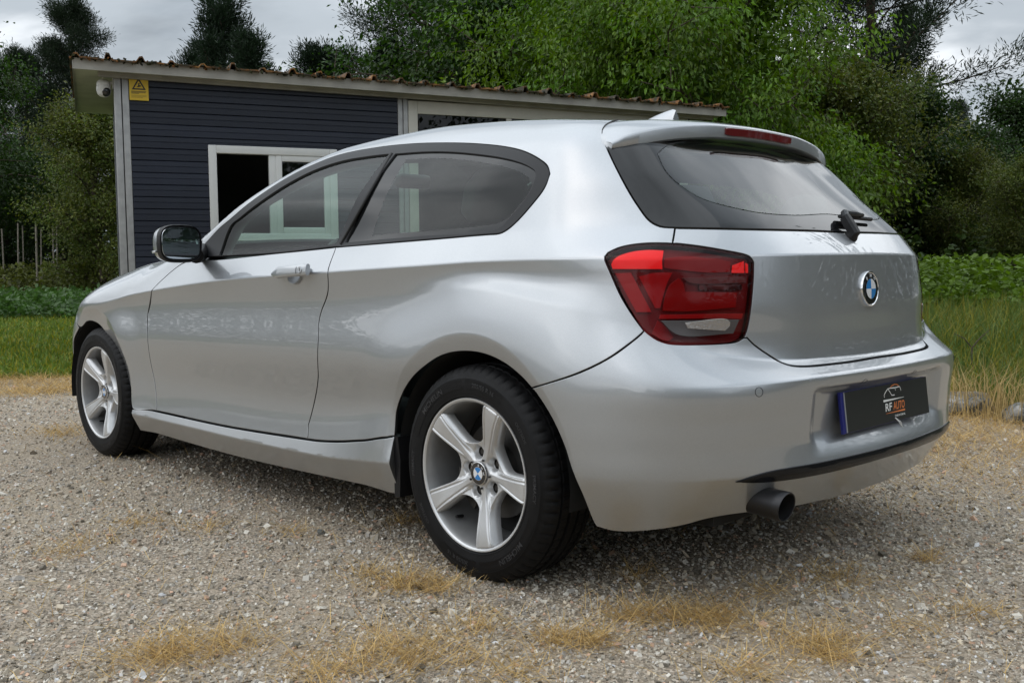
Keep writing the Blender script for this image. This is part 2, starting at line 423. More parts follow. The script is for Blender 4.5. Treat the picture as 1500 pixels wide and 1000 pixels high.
def lift_B(q):
    u, z = q[:, 0], q[:, 1]
    th = np.where(u < XC, XC-u, 0); tf = np.where(u > XF, (u-XF)/RFF, 0)
    ox = np.clip(u, XC, XF)
    O = np.stack([ox, 0*u, z], -1)
    D = np.stack([-np.sin(th)+np.sin(tf), np.cos(th+tf), 0*u], -1)
    return bisect(O, D, .05, 1.4)
def to_B(P):
    u, r = u_of(P[:, 0], np.abs(P[:, 1]))
    s = np.where(P[:, 1] < -1e-6, -1, 1)
    # right half mirrored about the rear / front centre plane
    u2 = np.where(s > 0, u, np.where(u < 1, 2*ud(90)-u, 2*uf(90)-u))
    return np.stack([u2, P[:, 2]], -1)
def lift_B2(q):
    u = q[:, 0]; m = (u < ud(90)) | (u > uf(90))
    uu = np.where(u < ud(90), 2*ud(90)-u, np.where(u > uf(90), 2*uf(90)-u, u))
    P = lift_B(np.stack([uu, q[:, 1]], -1)); P[:, 1] = np.where(m, -P[:, 1], P[:, 1])
    return P
ZA, RA = .75, .70
def to_A(P):
    return np.stack([P[:, 0], np.arctan2(P[:, 2]-ZA, P[:, 1])*RA], -1)
def lift_A(q):
    ph = q[:, 1]/RA
    O = np.stack([q[:, 0], 0*ph, 0*ph+ZA], -1)
    D = np.stack([0*ph, np.cos(ph), np.sin(ph)], -1)
    return bisect(O, D, .02, 1.3)
def to_T(P):
    return P[:, :2].copy()
def lift_T(q):
    O = np.stack([q[:, 0], q[:, 1], 0*q[:, 0]+.5], -1)
    D = np.zeros_like(O); D[:, 2] = 1
    return bisect(O, D, .02, 1.2)
CH = {'A': (to_A, lift_A), 'B': (to_B, lift_B2), 'T': (to_T, lift_T)}

# ---- camera (also used to turn measured picture points into points on the body)
IMW, IMH = 1500., 1000.
CAMP = np.array([-2.10399355, 2.73784838, 0.90895315])
YAW, PITCH, ROLL, FPX = math.radians(-44.10250193), math.radians(-4.46885147), math.radians(-0.46240646), 1464.33077
_f = np.array([math.cos(PITCH)*math.cos(YAW), math.cos(PITCH)*math.sin(YAW), math.sin(PITCH)])
_r = np.array([math.sin(YAW), -math.cos(YAW), 0.]); _u = np.cross(_r, _f)
_r, _u = math.cos(ROLL)*_r + math.sin(ROLL)*_u, -math.sin(ROLL)*_r + math.cos(ROLL)*_u
def pxray(px):
    px = np.atleast_2d(np.asarray(px, float))
    d = _f[None] + _r[None]*((px[:, :1]-IMW/2)/FPX) - _u[None]*((px[:, 1:2]-IMH/2)/FPX)
    return d/np.linalg.norm(d, axis=1, keepdims=True)
def project(P):
    d = np.asarray(P)-CAMP; zz = d@_f
    return np.stack([IMW/2+FPX*(d@_r)/zz, IMH/2-FPX*(d@_u)/zz], -1)
def hit(px, off=0.):
    """picture points -> points on the body surface (nearest along the ray; silhouette misses take the closest pass)"""
    D = pxray(px); O = np.repeat(CAMP[None], len(D), 0)
    ts = np.arange(1.2, 7.5, .015)
    lo = np.full(len(D), -1.); best = np.full(len(D), 9.); bt = np.zeros(len(D))
    for t in ts:
        v = F(O+D*t)-off
        new = (v < 0) & (lo < 0); lo[new] = t
        b = (v < best) & (lo < 0); best[b] = v[b]; bt[b] = t
    miss = lo < 0
    a = lo-.015; b = lo.copy()
    for _ in range(30):
        m = .5*(a+b); s = F(O+D*m[:, None])-off < 0
        b = np.where(s, m, b); a = np.where(s, a, m)
    P = O + D*(.5*(a+b))[:, None]
    P[miss] = (O+D*bt[:, None])[miss]
    for _ in range(6):      # pull misses on to the surface
        if miss.any():
            Q = P[miss]; P[miss] = Q - normals(Q)*(F(Q)-off)[:, None]
    return P, miss
def on_plane(px, ax, val):
    D = pxray(px); t = (val-CAMP[ax])/D[:, ax]; return CAMP+D*t[:, None]

def feature_points(step=.011):
    """extra surface points along creases so that the mesh resolves them"""
    out = []
    us = np.arange(ud(90), uf(60), step); us = np.concatenate([[ud(90)], us])
    for k in (1, 2, 4, 5, 7):
        c = hev(CL[k], us); zz = hev(ZL[k], us); m = c > .15
        for dz in (-.010, -.0048, -.0016, .0016, .0048, .010): out.append(np.stack([us[m], zz[m]+dz], -1))
    q = lift_B(np.vstack(out)); pts = [q]
    for wx, wz in WHEELS:
        a = np.arange(math.radians(-5), math.radians(185), .026); G = []
        for r in (.352, .362, .374, .386, .395, .402, .408, .414, .422, .435):
            G.append(np.stack([wx+r*np.cos(a), wz+r*np.sin(a)], -1))
        G = np.vstack(G); O = np.stack([G[:, 0], 0*G[:, 0], G[:, 1]], -1); D = np.zeros_like(O); D[:, 1] = 1
        pts.append(bisect(O, D, .3, 1.2))
    R = []
    for y in np.linspace(.335, .410, 16):
        for z in np.arange(.39, .61, .009): R.append((y, z))
    for z in list(np.linspace(.39, .472, 12))+list(np.linspace(.567, .597, 9)):
        for y in np.arange(0, .36, .010): R.append((y, z))
    R = np.array(R); O = np.stack([0*R[:, 0]+XC, R[:, 0], R[:, 1]], -1); D = np.zeros_like(O); D[:, 0] = -1
    pts.append(bisect(O, D, .3, 1.2))
    P = np.vstack(pts); M = P*np.array([1, -1, 1])
    return P, np.vstack([P, M])
# ---------------------------------------------------------------- panel engine
def area2(Q):
    x, y = Q[:, 0], Q[:, 1]; return .5*np.sum(x*np.roll(y, -1)-np.roll(x, -1)*y)
def catmull(seg, step, closed=False):
    n = len(seg)
    if closed: ext = np.vstack([seg[-1], seg, seg[0], seg[1]]); m = n
    else:
        if n == 2: ext = np.vstack([2*seg[0]-seg[1], seg, 2*seg[1]-seg[0]])
        else: ext = np.vstack([2*seg[0]-seg[1], seg, 2*seg[-1]-seg[-2]])
        m = n-1
    out = []
    for i in range(m):
        p0, p1, p2, p3 = ext[i:i+4]
        d0 = max(np.linalg.norm(p1-p0)**.5, 1e-6); d1 = max(np.linalg.norm(p2-p1)**.5, 1e-6); d2 = max(np.linalg.norm(p3-p2)**.5, 1e-6)
        m1 = (p1-p0)/d0 - (p2-p0)/(d0+d1) + (p2-p1)/d1; m2 = (p2-p1)/d1 - (p3-p1)/(d1+d2) + (p3-p2)/d2
        m1 *= d1; m2 *= d1
        k = max(2, int(np.ceil(np.linalg.norm(p2-p1)/(step*.25))))
        t = np.linspace(0, 1, k, endpoint=False)[:, None]
        out.append(p1*(1+2*t)*(1-t)**2 + m1*t*(1-t)**2 + p2*t*t*(3-2*t) + m2*t*t*(t-1))
    if not closed: out.append(seg[-1:])
    D = np.vstack(out)
    if closed: D = np.vstack([D, D[:1]])
    s = np.concatenate([[0], np.cumsum(np.linalg.norm(np.diff(D, axis=0), axis=1))])
    k = max(1, int(round(s[-1]/step))); ss = np.linspace(0, s[-1], k+1)
    R = np.stack([np.interp(ss, s, D[:, i]) for i in range(D.shape[1])], -1)
    return R[:-1]
def smooth_loop(Q, step, corner=40):
    Q = np.asarray(Q, float)
    keep = np.linalg.norm(Q-np.roll(Q, 1, 0), axis=1) > 1e-4; Q = Q[keep]
    a = Q-np.roll(Q, 1, 0); b = np.roll(Q, -1, 0)-Q
    ang = np.degrees(np.abs(np.arctan2(a[:, 0]*b[:, 1]-a[:, 1]*b[:, 0], (a*b).sum(1))))
    c = np.where(ang > corner)[0]
    if len(c) == 0: return catmull(Q, step, True)
    out = []
    for i, s in enumerate(c):
        e = c[(i+1) % len(c)]
        idx = np.arange(s, e+1) if e > s else np.concatenate([np.arange(s, len(Q)), np.arange(0, e+1)])
        out.append(catmull(Q[idx], step))
    return np.vstack(out)
def inset_loop(Q, g, hole=False):
    if area2(Q) < 0: Q = Q[::-1]
    t = np.roll(Q, -1, 0)-np.roll(Q, 1, 0); t /= np.linalg.norm(t, axis=1, keepdims=True)+1e-12
    n = np.stack([-t[:, 1], t[:, 0]], -1)
    return Q + n*(-g if hole else g)
def inside(P, Q):
    r = np.zeros(len(P), bool); x, y = P[:, 0], P[:, 1]
    for (x1, y1), (x2, y2) in zip(Q, np.roll(Q, -1, 0)):
        if y1 == y2: continue
        c = ((y1 > y) != (y2 > y)) & (x < (x2-x1)*(y-y1)/(y2-y1)+x1); r ^= c
    return r
def far_from(P, Q, d):
    ok = np.ones(len(P), bool)
    for i in range(0, len(Q), 64):
        ok &= (((P[:, None]-Q[None, i:i+64])**2).sum(-1).min(1) > d*d)
    return ok
def thin(P, d):
    k = np.round(P/d).astype(np.int64); _, i = np.unique(k, axis=0, return_index=True); return P[np.sort(i)]
FEAT, FEAT2 = feature_points()
def fill(loops, res, extra=None, fine=.0026):
    """loops[0] outer, others holes -> 2D points, triangles; the loops' points come first"""
    allp = np.vstack(loops); E = []; b = 0
    for q in loops:
        E += [(b+i, b+(i+1) % len(q)) for i in range(len(q))]; b += len(q)
    lo, hi = loops[0].min(0), loops[0].max(0)
    gx = np.arange(lo[0], hi[0], res); gy = np.arange(lo[1], hi[1], res*.866)
    G = np.array([(x+(res/2 if j % 2 else 0), y) for j, y in enumerate(gy) for x in gx]).reshape(-1, 2)
    if len(G):
        G = G[inside(G, loops[0])]
        for q in loops[1:]:
            if len(G): G = G[~inside(G, q)]
        if len(G): G = G[far_from(G, allp, res*.55)]
    if extra is not None and len(extra):
        X = extra[inside(extra, loops[0])]
        for q in loops[1:]:
            if len(X): X = X[~inside(X, q)]
        if len(X): X = X[far_from(X, allp, fine)]
        if len(X):
            X = thin(X, fine); G = G[far_from(G, X, res*.5)] if len(G) else G; G = np.vstack([G, X])
    pts = np.vstack([allp, G]) if len(G) else allp
    r = delaunay_2d_cdt([Vector(p) for p in pts], E, [], 0, 1e-7)
    V = np.array([tuple(v) for v in r[0]]); T = np.array([f for f in r[2]], int)
    orig = r[3]; ren = np.full(len(V), -1)
    c = V[T].mean(1); ok = inside(c, loops[0])
    for q in loops[1:]: ok &= ~inside(c, q)
    idx = [o[0] if len(o) else -1 for o in orig]
    # reorder so that the input order is kept
    newi = {}; V2 = list(pts)
    mp = np.zeros(len(V), int)
    for i, o in enumerate(idx):
        if o >= 0: mp[i] = o
        else: V2.append(V[i]); mp[i] = len(V2)-1
    return np.array(V2), mp[T[ok]], len(allp)
def panel(name, loop, chart, mat, parent=None, holes=(), gap=.0023, lip=.014, bev=.0010, res=.018, step=.010, off=0., mirror=True, corner=40, is2d=False, cham=.0008, feat=False):
    to2, lift = CH[chart]
    L2 = []
    for i, lp in enumerate([loop]+list(holes)):
        q = np.asarray(lp, float) if is2d else to2(np.asarray(lp, float))
        q = smooth_loop(q, step, corner); L2.append(q)
    tops = [inset_loop(q, gap+bev, i > 0) for i, q in enumerate(L2)]
    ex = None
    if feat and chart in 'AB': ex = to2(FEAT if mirror else FEAT2)
    V2, T, nb = fill(tops, res, ex)
    P = lift(V2); N = normals(P); P = P+N*off
    a, b, c = P[T[:, 0]], P[T[:, 1]], P[T[:, 2]]
    fl = (np.cross(b-a, c-a)*(N[T[:, 0]])).sum(1) < 0
    T[fl] = T[fl][:, ::-1]
    V = [P]; NN = [N]; Fc = [tuple(t) for t in T]; base = len(P); s0 = 0
    for i, q in enumerate(tops):
        n = len(q)
        if lip > 0:
            qb = inset_loop(L2[i], gap, i > 0)
            Pb = lift(qb); Nb = normals(Pb); Pt = P[s0:s0+n]
            side = Pb-(Pt-Nb*off); side -= Nb*(side*Nb).sum(1)[:, None]; side /= np.linalg.norm(side, axis=1, keepdims=True)+1e-9
            V += [Pb+Nb*(off-cham), Pb+Nb*(off-lip)]
            n1 = Nb+side; n1 /= np.linalg.norm(n1, axis=1, keepdims=True)
            NN += [n1, side]
            for k in range(n):
                k2 = (k+1) % n
                for r0, r1 in ((s0, base), (base, base+n)):
                    f = (r0+k, r0+k2, r1+k2, r1+k)
                    Fc.append(f)
            base += 2*n
        s0 += n
    V = np.vstack(V); NN = np.vstack(NN)
    # orient lip faces
    F2 = []
    for f in Fc:
        if len(f) == 4:
            nn = np.cross(V[f[1]]-V[f[0]], V[f[3]]-V[f[0]])
            if (nn*(NN[f[0]]+NN[f[2]])).sum() < 0: f = f[::-1]
        F2.append(f)
    mm = None; fm = None
    if mat == 'silver_paint' and lip > 0:          # folded edge inside a shut line: shade of the gap put in as black
        mm = [MAT[mat], MAT['rubber_gap_black']]; nt_ = len(T); fm = np.zeros(len(F2), np.int32); b_ = nt_
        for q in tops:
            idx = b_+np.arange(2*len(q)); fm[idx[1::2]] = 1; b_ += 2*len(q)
    out = [mesh_obj(name, V, F2, MAT[mat], parent, nrm=NN, mats=mm, fmat=fm)]
    if mirror:
        V3 = V*np.array([1, -1, 1]); N3 = NN*np.array([1, -1, 1])
        out.append(mesh_obj(name, V3, [f[::-1] for f in F2], MAT[mat], parent, nrm=N3, mats=mm, fmat=fm))
    return out
def H(*px): return hit(np.array(px, float))[0]
def LB(*q): return lift_B(np.array(q, float))
def LT(*q): return lift_T(np.array(q, float))
def sym(P):
    P = np.asarray(P); M = P[::-1]*np.array([1, -1, 1]); M = M[(np.abs(M[:, 1]) > 2e-3)]
    return np.vstack([P, M])
def flat_panel(name, loop, mat, parent, fn, depth, holes=(), res=.01, step=.004, gap=0., M=None, corner=40, bev=.001, extra=None):
    """a panel over a plane: fn(q) -> height; built in local (a, b, height)"""
    L2 = [smooth_loop(np.asarray(l, float), step, corner) for l in [loop]+list(holes)]
    tops = [inset_loop(q, gap+bev, i > 0) for i, q in enumerate(L2)]
    V2, T, nb = fill(tops, res, extra, .0009)
    h = fn(V2); P = np.column_stack([V2, h])
    e = 1e-4; gx = (fn(V2+[e, 0])-fn(V2-[e, 0]))/(2*e); gy = (fn(V2+[0, e])-fn(V2-[0, e]))/(2*e)
    N = np.column_stack([-gx, -gy, np.ones(len(gx))]); N /= np.linalg.norm(N, axis=1, keepdims=True)
    a, b, c = V2[T[:, 0]], V2[T[:, 1]], V2[T[:, 2]]
    fl = ((b-a)[:, 0]*(c-a)[:, 1]-(b-a)[:, 1]*(c-a)[:, 0]) < 0; T[fl] = T[fl][:, ::-1]
    V = [P]; NN = [N]; Fc = [tuple(t) for t in T]; base = len(P); s0 = 0
    for i, q in enumerate(tops):
        n = len(q); qb = inset_loop(L2[i], gap, i > 0); hb = fn(qb)
        side = np.column_stack([qb-q, np.zeros(n)]); side /= np.linalg.norm(side, axis=1, keepdims=True)+1e-9
        n1 = side+[0, 0, 1]; n1 /= np.linalg.norm(n1, axis=1, keepdims=True)
        V += [np.column_stack([qb, hb-bev*.8]), np.column_stack([qb, hb-depth])]; NN += [n1, side]
        for k in range(n):
            k2 = (k+1) % n
            for r0, r1 in ((s0, base), (base, base+n)):
                Fc.append((r0+k, r0+k2, r1+k2, r1+k))
        base += 2*n; s0 += n
    V = np.vstack(V); NN = np.vstack(NN); F2 = []
    for f in Fc:
        if len(f) == 4:
            nn = np.cross(V[f[1]]-V[f[0]], V[f[3]]-V[f[0]])
            if (nn*(NN[f[0]]+NN[f[2]])).sum() < 0: f = f[::-1]
        F2.append(f)
    if M is not None:
        M = np.asarray(M); V = V@M[:3, :3].T + M[:3, 3]; NN = NN@M[:3, :3].T
        if np.linalg.det(M[:3, :3]) < 0: F2 = [f[::-1] for f in F2]
    return mesh_obj(name, V, F2, MAT[mat], parent, nrm=NN)
def frame_mat(o, ax, ay, az):
    M = np.eye(4); M[:3, 0] = ax; M[:3, 1] = ay; M[:3, 2] = az; M[:3, 3] = o; return M
_tc = {}
def text_geo(s, bold=False):
    """triangles of a word set in the built-in face, centred, cap height about 1"""
    if s not in _tc:
        cu = bpy.data.curves.new('word', 'FONT'); cu.body = s; cu.align_x = 'CENTER'; cu.size = 1.0/.73; cu.resolution_u = 3
        if bold: cu.offset = .02
        ob = bpy.data.objects.new('word', cu); COL.objects.link(ob)
        bpy.context.view_layer.update(); dg = bpy.context.evaluated_depsgraph_get()
        me = bpy.data.meshes.new_from_object(ob.evaluated_get(dg))
        V = np.array([v.co[:] for v in me.vertices]); Fc = [tuple(p.vertices) for p in me.polygons]
        bpy.data.objects.remove(ob); bpy.data.curves.remove(cu); bpy.data.meshes.remove(me)
        _tc[s] = (V, Fc)
    V, Fc = _tc[s]; return V.copy(), list(Fc)

# ---------------------------------------------------------------- the car
car = tag(empty('car', (0, 0, 0)), 'silver three door hatchback with red tail lamps parked on the gravel', 'car')

# measured outlines (picture points)
DOOR_REAR = [(492, 362), (483, 386.4), (480, 398.4), (480.5, 424.8), (470.4, 456), (466.8, 472.8), (465.6, 504), (466, 547), (465, 562), (460, 590), (451.5, 622), (450.5, 643.3)]
SILL_TOP = [(194, 598.5), (229, 602), (336, 625), (450.5, 643.3), (470, 645.6), (500, 646.4), (530, 645), (560, 641), (578, 638.4)]
DOOR_FRONT = [(285, 381), (266.4, 386.4), (244.8, 403), (222, 426), (216, 460.8), (216, 494.4), (222, 537.6), (228, 571), (229, 602)]
BELT = [(492, 362), (400, 371.5), (320, 380), (285, 382.5)]
DLO = [(498, 361.6), (600, 353), (720, 343), (727, 342.7), (737, 340), (751, 330), (773, 307), (797, 276), (805, 255), (801.6, 243.6), (787, 231.6), (763, 220.5),
       (732, 214), (696, 210.7), (648, 209.5), (600, 211), (552, 216), (500, 225.8), (460, 240.5), (420, 260.5), (380, 286.5), (340, 319), (320, 336), (296, 362)]
HGAP = [(899, 177.5), (886, 185), (882.4, 195), (889, 215.6), (908, 255.6), (934, 300.4), (953, 324.4), (969, 332.4), (989, 334)]
TL = [(885.8, 376), (890.7, 369.7), (906, 362.5), (933, 357), (978, 355.8), (1005, 358), (1032, 361.6), (1068, 367.9), (1091.4, 372.8), (1099.5, 376.9), (1104, 384), (1104, 403), (1100.4, 448),
      (1094, 484), (1089.6, 494.8), (1080.6, 500), (1059, 502.9), (996, 504), (976, 502), (960, 495.7), (943.8, 484), (924, 457), (906, 426.4), (891.6, 394)]
BGAP = [(940, 488.4), (924, 501.6), (893, 523.6), (849, 545.6), (779, 568.5)]
RARCH_L = [(765, 553), (738.6, 532), (708, 518.5), (677.8, 515), (647.4, 521), (620.8, 538), (601.8, 557), (588.5, 580), (581, 602.6), (578, 638.4)]
RARCH_R = [(779, 568.5), (784, 574), (807, 610), (826, 652), (835.6, 682.4), (852.7, 724), (869.8, 766), (873.6, 771.5)]
HBOT = [(1094.5, 494.5), (1104.7, 504.7), (1128.7, 521.5), (1150, 532.5), (1167, 535.8), (1230, 531.3)]
FARCH = [(194, 598.5), (192.5, 590), (192, 567.5), (187.5, 550), (175, 525), (162.5, 500), (150, 480), (137.5, 471), (127.5, 471), (117.5, 479)]

def corner_y(x):
    """where side and top surfaces would meet sharply"""
    x = np.asarray(x, float); lo = np.full(x.shape, .2); hi = np.full(x.shape, .95)
    for _ in range(40):
        m = .5*(lo+hi); z = Ztop(x, m); u, rho = u_of(x, m)
        s = rho < R_of(u, z); lo = np.where(s, m, lo); hi = np.where(s, hi, m)
    return lo
_xr = np.array([1.78, 1.6, 1.4, 1.2, 1.06, .9, .7, .45, .2, 0., -.12, -.205])
ROOF_E = lift_T(np.stack([_xr, corner_y(_xr)-np.interp(_xr, [-.2, .8, 1.2, 1.9], [.055, .055, .036, .030])], -1))   # roof and windscreen side edge

h = {k: H(*v) for k, v in dict(dr=DOOR_REAR, st=SILL_TOP, df=DOOR_FRONT, belt=BELT, dlo=DLO, hg=HGAP, tl=TL, bg=BGAP, al=RARCH_L, ar=RARCH_R, hb=HBOT, fa=FARCH).items()}
# side frame: quarter panel, roof rail and A pillar in one
loop = np.vstack([h['dr'][::-1], h['dlo'][1:], ROOF_E, h['hg'][2:], H((985.5, 356)), h['tl'][[3, 2, 1, 0]], h['tl'][:19:-1], h['bg'], h['al'][:], h['st'][7:3:-1]])
body_sides = panel('body_side', loop, 'A', 'silver_paint', car, feat=True)
tag(body_sides[0], 'silver rear quarter panel with roof rail')
doors = panel('door', np.vstack([h['dr'], h['st'][2:0:-1], h['df'][::-1][1:], h['belt'][::-1][1:-1]]), 'A', 'silver_paint', car, feat=True)
sill_bot = [(588, 725.6), (500, 703.5), (336, 665.7), (206, 630.5)]
sills = panel('sill', np.vstack([h['st'], H((571, 674)), H(*sill_bot)]), 'A', 'silver_paint', car, lip=.03, feat=True)
# front wing
BG = LT((3.02, .66), (2.8, .705), (2.5, .725), (2.2, .715), (2.0, .705), (1.86, .715))
fend = np.vstack([h['df'], h['fa'], H((112, 466)), LB((uf(15), .70), (uf(16), .76)), BG, LT((1.76, .745))])
fenders = panel('front_wing', fend, 'A', 'silver_paint', car, corner=50, feat=True)
# roof, windscreen, bonnet
re_l = ROOF_E[4:]                                   # from x = 1.06 back
roof = panel('roof', sym(np.vstack([LT((1.10, 0.0)), LT((1.095, .25)), LT((1.075, .45)), re_l, LT((-.205, .30)), LT((-.200, 0.0))])), 'T', 'silver_paint', car, mirror=False, res=.03, gap=.0012)[0]
ws = np.vstack([LT((1.10, 0.)), LT((1.095, .25)), LT((1.075, .45)), ROOF_E[4::-1], LT((1.90, .60)), LT((1.985, .3)), LT((2.01, 0.))])
windscreen = panel('windscreen', sym(ws), 'T', 'window_glass', car, mirror=False, res=.04, gap=.003)[0]
bon = np.vstack([LT((2.06, 0.)), LT((2.04, .3)), LT((1.97, .58)), BG[::-1][1:], LT((3.17, .50)), LT((3.27, .25)), LT((3.30, 0.))])
bonnet = panel('bonnet', sym(bon), 'T', 'silver_paint', car, mirror=False, res=.04)[0]
cowl = panel('cowl_panel', sym(np.vstack([LT((2.06, 0.)), LT((2.04, .3)), LT((1.97, .58)), LT((1.86, .715)), LT((1.78, .735)), LT((1.90, .60)), LT((1.985, .3)), LT((2.01, 0.))])), 'T', 'black_plastic', car, mirror=False, res=.04, off=-.006)[0]
# front bumper with lamps and twin grille
fb = np.vstack([LB((uf(90), .735)), LB((uf(65), .745)), LB((uf(45), .755)), LB((uf(16), .765)), LB((uf(15), .70)), H((112, 466)), H((116, 480)), H((108, 500)), H((105.5, 540)), H((106, 580)), LB((uf(13), .21)), LB((uf(40), .19)), LB((uf(65), .18)), LB((uf(90), .18))])
hl = LB((uf(22), .735), (uf(40), .725), (uf(62), .69), (uf(64), .60), (uf(45), .60), (uf(26), .66))
kid = LB((uf(72), .70), (uf(88), .69), (uf(88), .53), (uf(76), .53))
low = LB((uf(50), .40), (uf(89.9), .40), (uf(89.9), .25), (uf(55), .25))
fbp = panel('front_bumper', sym(fb), 'B', 'silver_paint', car, mirror=False, holes=[hl, hl*[1, -1, 1], kid, kid*[1, -1, 1], low, low*[1, -1, 1]], res=.03)[0]
for o in panel('headlight', hl, 'B', 'clear_lens', car, res=.03): pass
for o in panel('headlight_reflector', hl, 'B', 'chrome_soft', car, res=.05, off=-.04, lip=0): pass
for o in panel('grille', kid, 'B', 'black_plastic', fbp, res=.05, off=-.02, lip=.01): pass
for o in panel('grille', low, 'B', 'black_plastic', fbp, res=.05, off=-.02, lip=.01): pass
# windows
DG = [(570, 226), (540, 229.5), (500, 236.5), (460, 250), (420, 270.5), (380, 297), (352, 319), (338, 331), (329, 352), (321, 374.5), (400, 366), (492.5, 356.5)]
QG = [(579, 226), (624, 223), (672, 224), (720, 229.3), (756, 237), (775, 245), (783.6, 252.5), (783, 264), (770, 290), (744, 321.6), (729.6, 334), (620, 345), (506, 355)]
QC = [(594, 232), (632, 230.5), (672, 232), (720, 239), (756, 248.5), (773, 259), (778.5, 270), (768, 288), (746, 315), (737, 322), (725, 326.5), (648, 335.5), (543, 344.3)]
dg, qg, qc = H(*DG), H(*QG), H(*QC)
belt_trim = np.vstack([H((498, 361.6))[:0], h['dlo'][:], H((288, 377)), H((400, 371)), H((492, 361.5))])
trims = panel('window_trim', belt_trim, 'A', 'satin_black', car, holes=[dg, qg], gap=.0012, corner=45, off=.001)
for d, o in zip(doors, panel('door_window', dg, 'A', 'window_glass', None, gap=.0, lip=0, off=-.006, res=.03)): o.parent = d; tag(o, 'clear front side window')
qf = panel('quarter_window', qg, 'A', 'window_frit', car, holes=[qc], gap=0, lip=.0, off=-.005, res=.03, bev=0)
for d, o in zip(qf, panel('pane', qc, 'A', 'dark_glass', None, gap=0, lip=0, off=-.005, res=.03, bev=0)): o.parent = d
tag(qf[0], 'rear quarter window with black border')
# seals between the panes
for d, pts in ((doors[0], [(574.5, 225), (536, 292), (499, 358)]),):
    P = H(*pts); P2 = catmull(P, .02)
    for s, dd in ((1, doors[0]), (-1, doors[1])):
        MB().tube([p*np.array([1, s, 1]) for p in np.vstack([P2, P[-1:]])], .006, 8).obj('window_seal', MAT['rubber_gap_black'], dd)
# shut line between roof, quarter panel and spoiler: dark tube stands in for its shade
_sl = H((905, 176.5), (899, 177.5), (886, 185), (882.4, 195), (889, 215.6)); _sl = catmull(_sl, .01)
for _s in (1, -1):
    MB().tube([p*np.array([1, _s, 1]) for p in _sl], .0030, 6).obj('shut_line_dark', MAT['rubber_gap_black'], car)
# tailgate
gb = H((1060, 335.2), (1120, 336.6), (1190, 338.3)); zc = gb[-1][2]
cgl = LB((ud(90), zc-.0015)); ctop = LB((ud(90), 1.290), (ud(72), 1.289), (ud(50), 1.284))
rw = np.vstack([ctop, h['hg'][3:], gb, cgl])
rcl = H((979, 214), (963, 226), (975.6, 252), (1004, 277.5), (1030, 292), (1100, 310), (1158, 315.5))
rc = np.vstack([LB((ud(90), 1.278), (ud(70), 1.276)), rcl, LB((ud(90), 1.045))])
hb_c = LB((ud(90), h['hb'][-1][2]+.001))
tg = np.vstack([cgl, gb[::-1], h['hg'][-1:], H((985.5, 356)), h['tl'][5:15], h['hb'], hb_c])
tailgate = panel('tailgate', sym(tg), 'B', 'silver_paint', car, mirror=False, res=.014, feat=True)[0]
rear_window = panel('rear_window', sym(rw), 'B', 'window_frit', tailgate, holes=[sym(rc)], mirror=False, gap=.0015, res=.02, off=.002)[0]
panel('rear_window_pane', sym(rc), 'B', 'rear_glass', tailgate, mirror=False, gap=0, lip=0, bev=0, res=.02, off=.002)
# rear bumper
bb = LB((ud(36), .222), (ud(42), .232), (ud(46), .243), (ud(49), .255), (ud(53), .262), (ud(58), .262), (ud(66), .255), (ud(78), .247)); cb = LB((ud(90), .245))
bl = np.vstack([hb_c, h['hb'][::-1], h['tl'][14:21], h['bg'], h['ar'][1:], bb, cb])
rear_bumper = panel('rear_bumper', sym(bl), 'B', 'silver_paint', car, mirror=False, res=.013, lip=.03, feat=True)[0]
strip = np.vstack([LB(*[(ud(d), z) for d, z in ((90, .386), (80, .3855), (70, .385), (62, .385), (58, .382), (55, .374), (52.6, .3625))]), LB(*[(ud(d), z) for d, z in ((55.5, .3555), (59, .352), (64, .3505), (72, .350), (81, .352), (90, .354))])])
panel('trim_strip', sym(strip), 'B', 'strip_black', rear_bumper, mirror=False, off=.004, res=.012, gap=0, bev=.003, cham=.002)
# tail lamps
lamps = []
tl3 = h['tl']
back = panel('tail_lamp', tl3, 'B', 'lamp_dark_red', car, off=-.020, lip=.01, gap=.0015, res=.012)
tag(back[0], 'red tail lamp with dark cut-outs')
def tlp(X, Y): return (870+X/5.556, 340+Y/5.556)
SEG = [('lamp_bright_red', [(140, 262), (178, 205), (300, 160), (450, 143), (568, 148), (556, 225), (558, 300), (150, 300)], -.008),
       ('lamp_bright_red', [(1135, 268), (1222, 235), (1226, 332), (1128, 332)], -.008),
       ('lamp_bright_red', [(1238, 250), (1256, 262), (1256, 332), (1240, 332)], -.008),
       ('lamp_deep_red', [(575, 200), (800, 190), (1115, 240), (1110, 325), (930, 330), (640, 300), (572, 290)], -.014),
       ('lamp_mid_red', [(172, 335), (300, 330), (470, 650), (345, 652)], -.012),
       ('lamp_pink_red', [(365, 362), (500, 330), (640, 330), (600, 410), (565, 520), (540, 618), (500, 620)], -.013),
       ('lamp_deep_red', [(560, 640), (580, 520), (620, 430), (690, 375), (725, 410), (745, 485), (1165, 490), (1155, 612), (770, 645)], -.012),
       ('lamp_smoke', [(720, 372), (1240, 362), (1240, 412), (785, 412)], -.009),
       ('gloss_black', [(860, 428), (1205, 428), (1205, 470), (860, 474)], -.012),
       ('lamp_mid_red', [(540, 672), (1215, 664), (1205, 706), (530, 706)], -.012),
       ('lamp_smoke', [(545, 720), (1185, 713), (1135, 825), (680, 832)], .0032),
       ('lamp_clear', [(745, 735), (1080, 708), (1112, 735), (1108, 765), (1068, 803), (765, 782)], .0048),
       ('lamp_deep_red', [(470, 830), (520, 720), (600, 790), (650, 860), (620, 885), (560, 880)], -.014)]
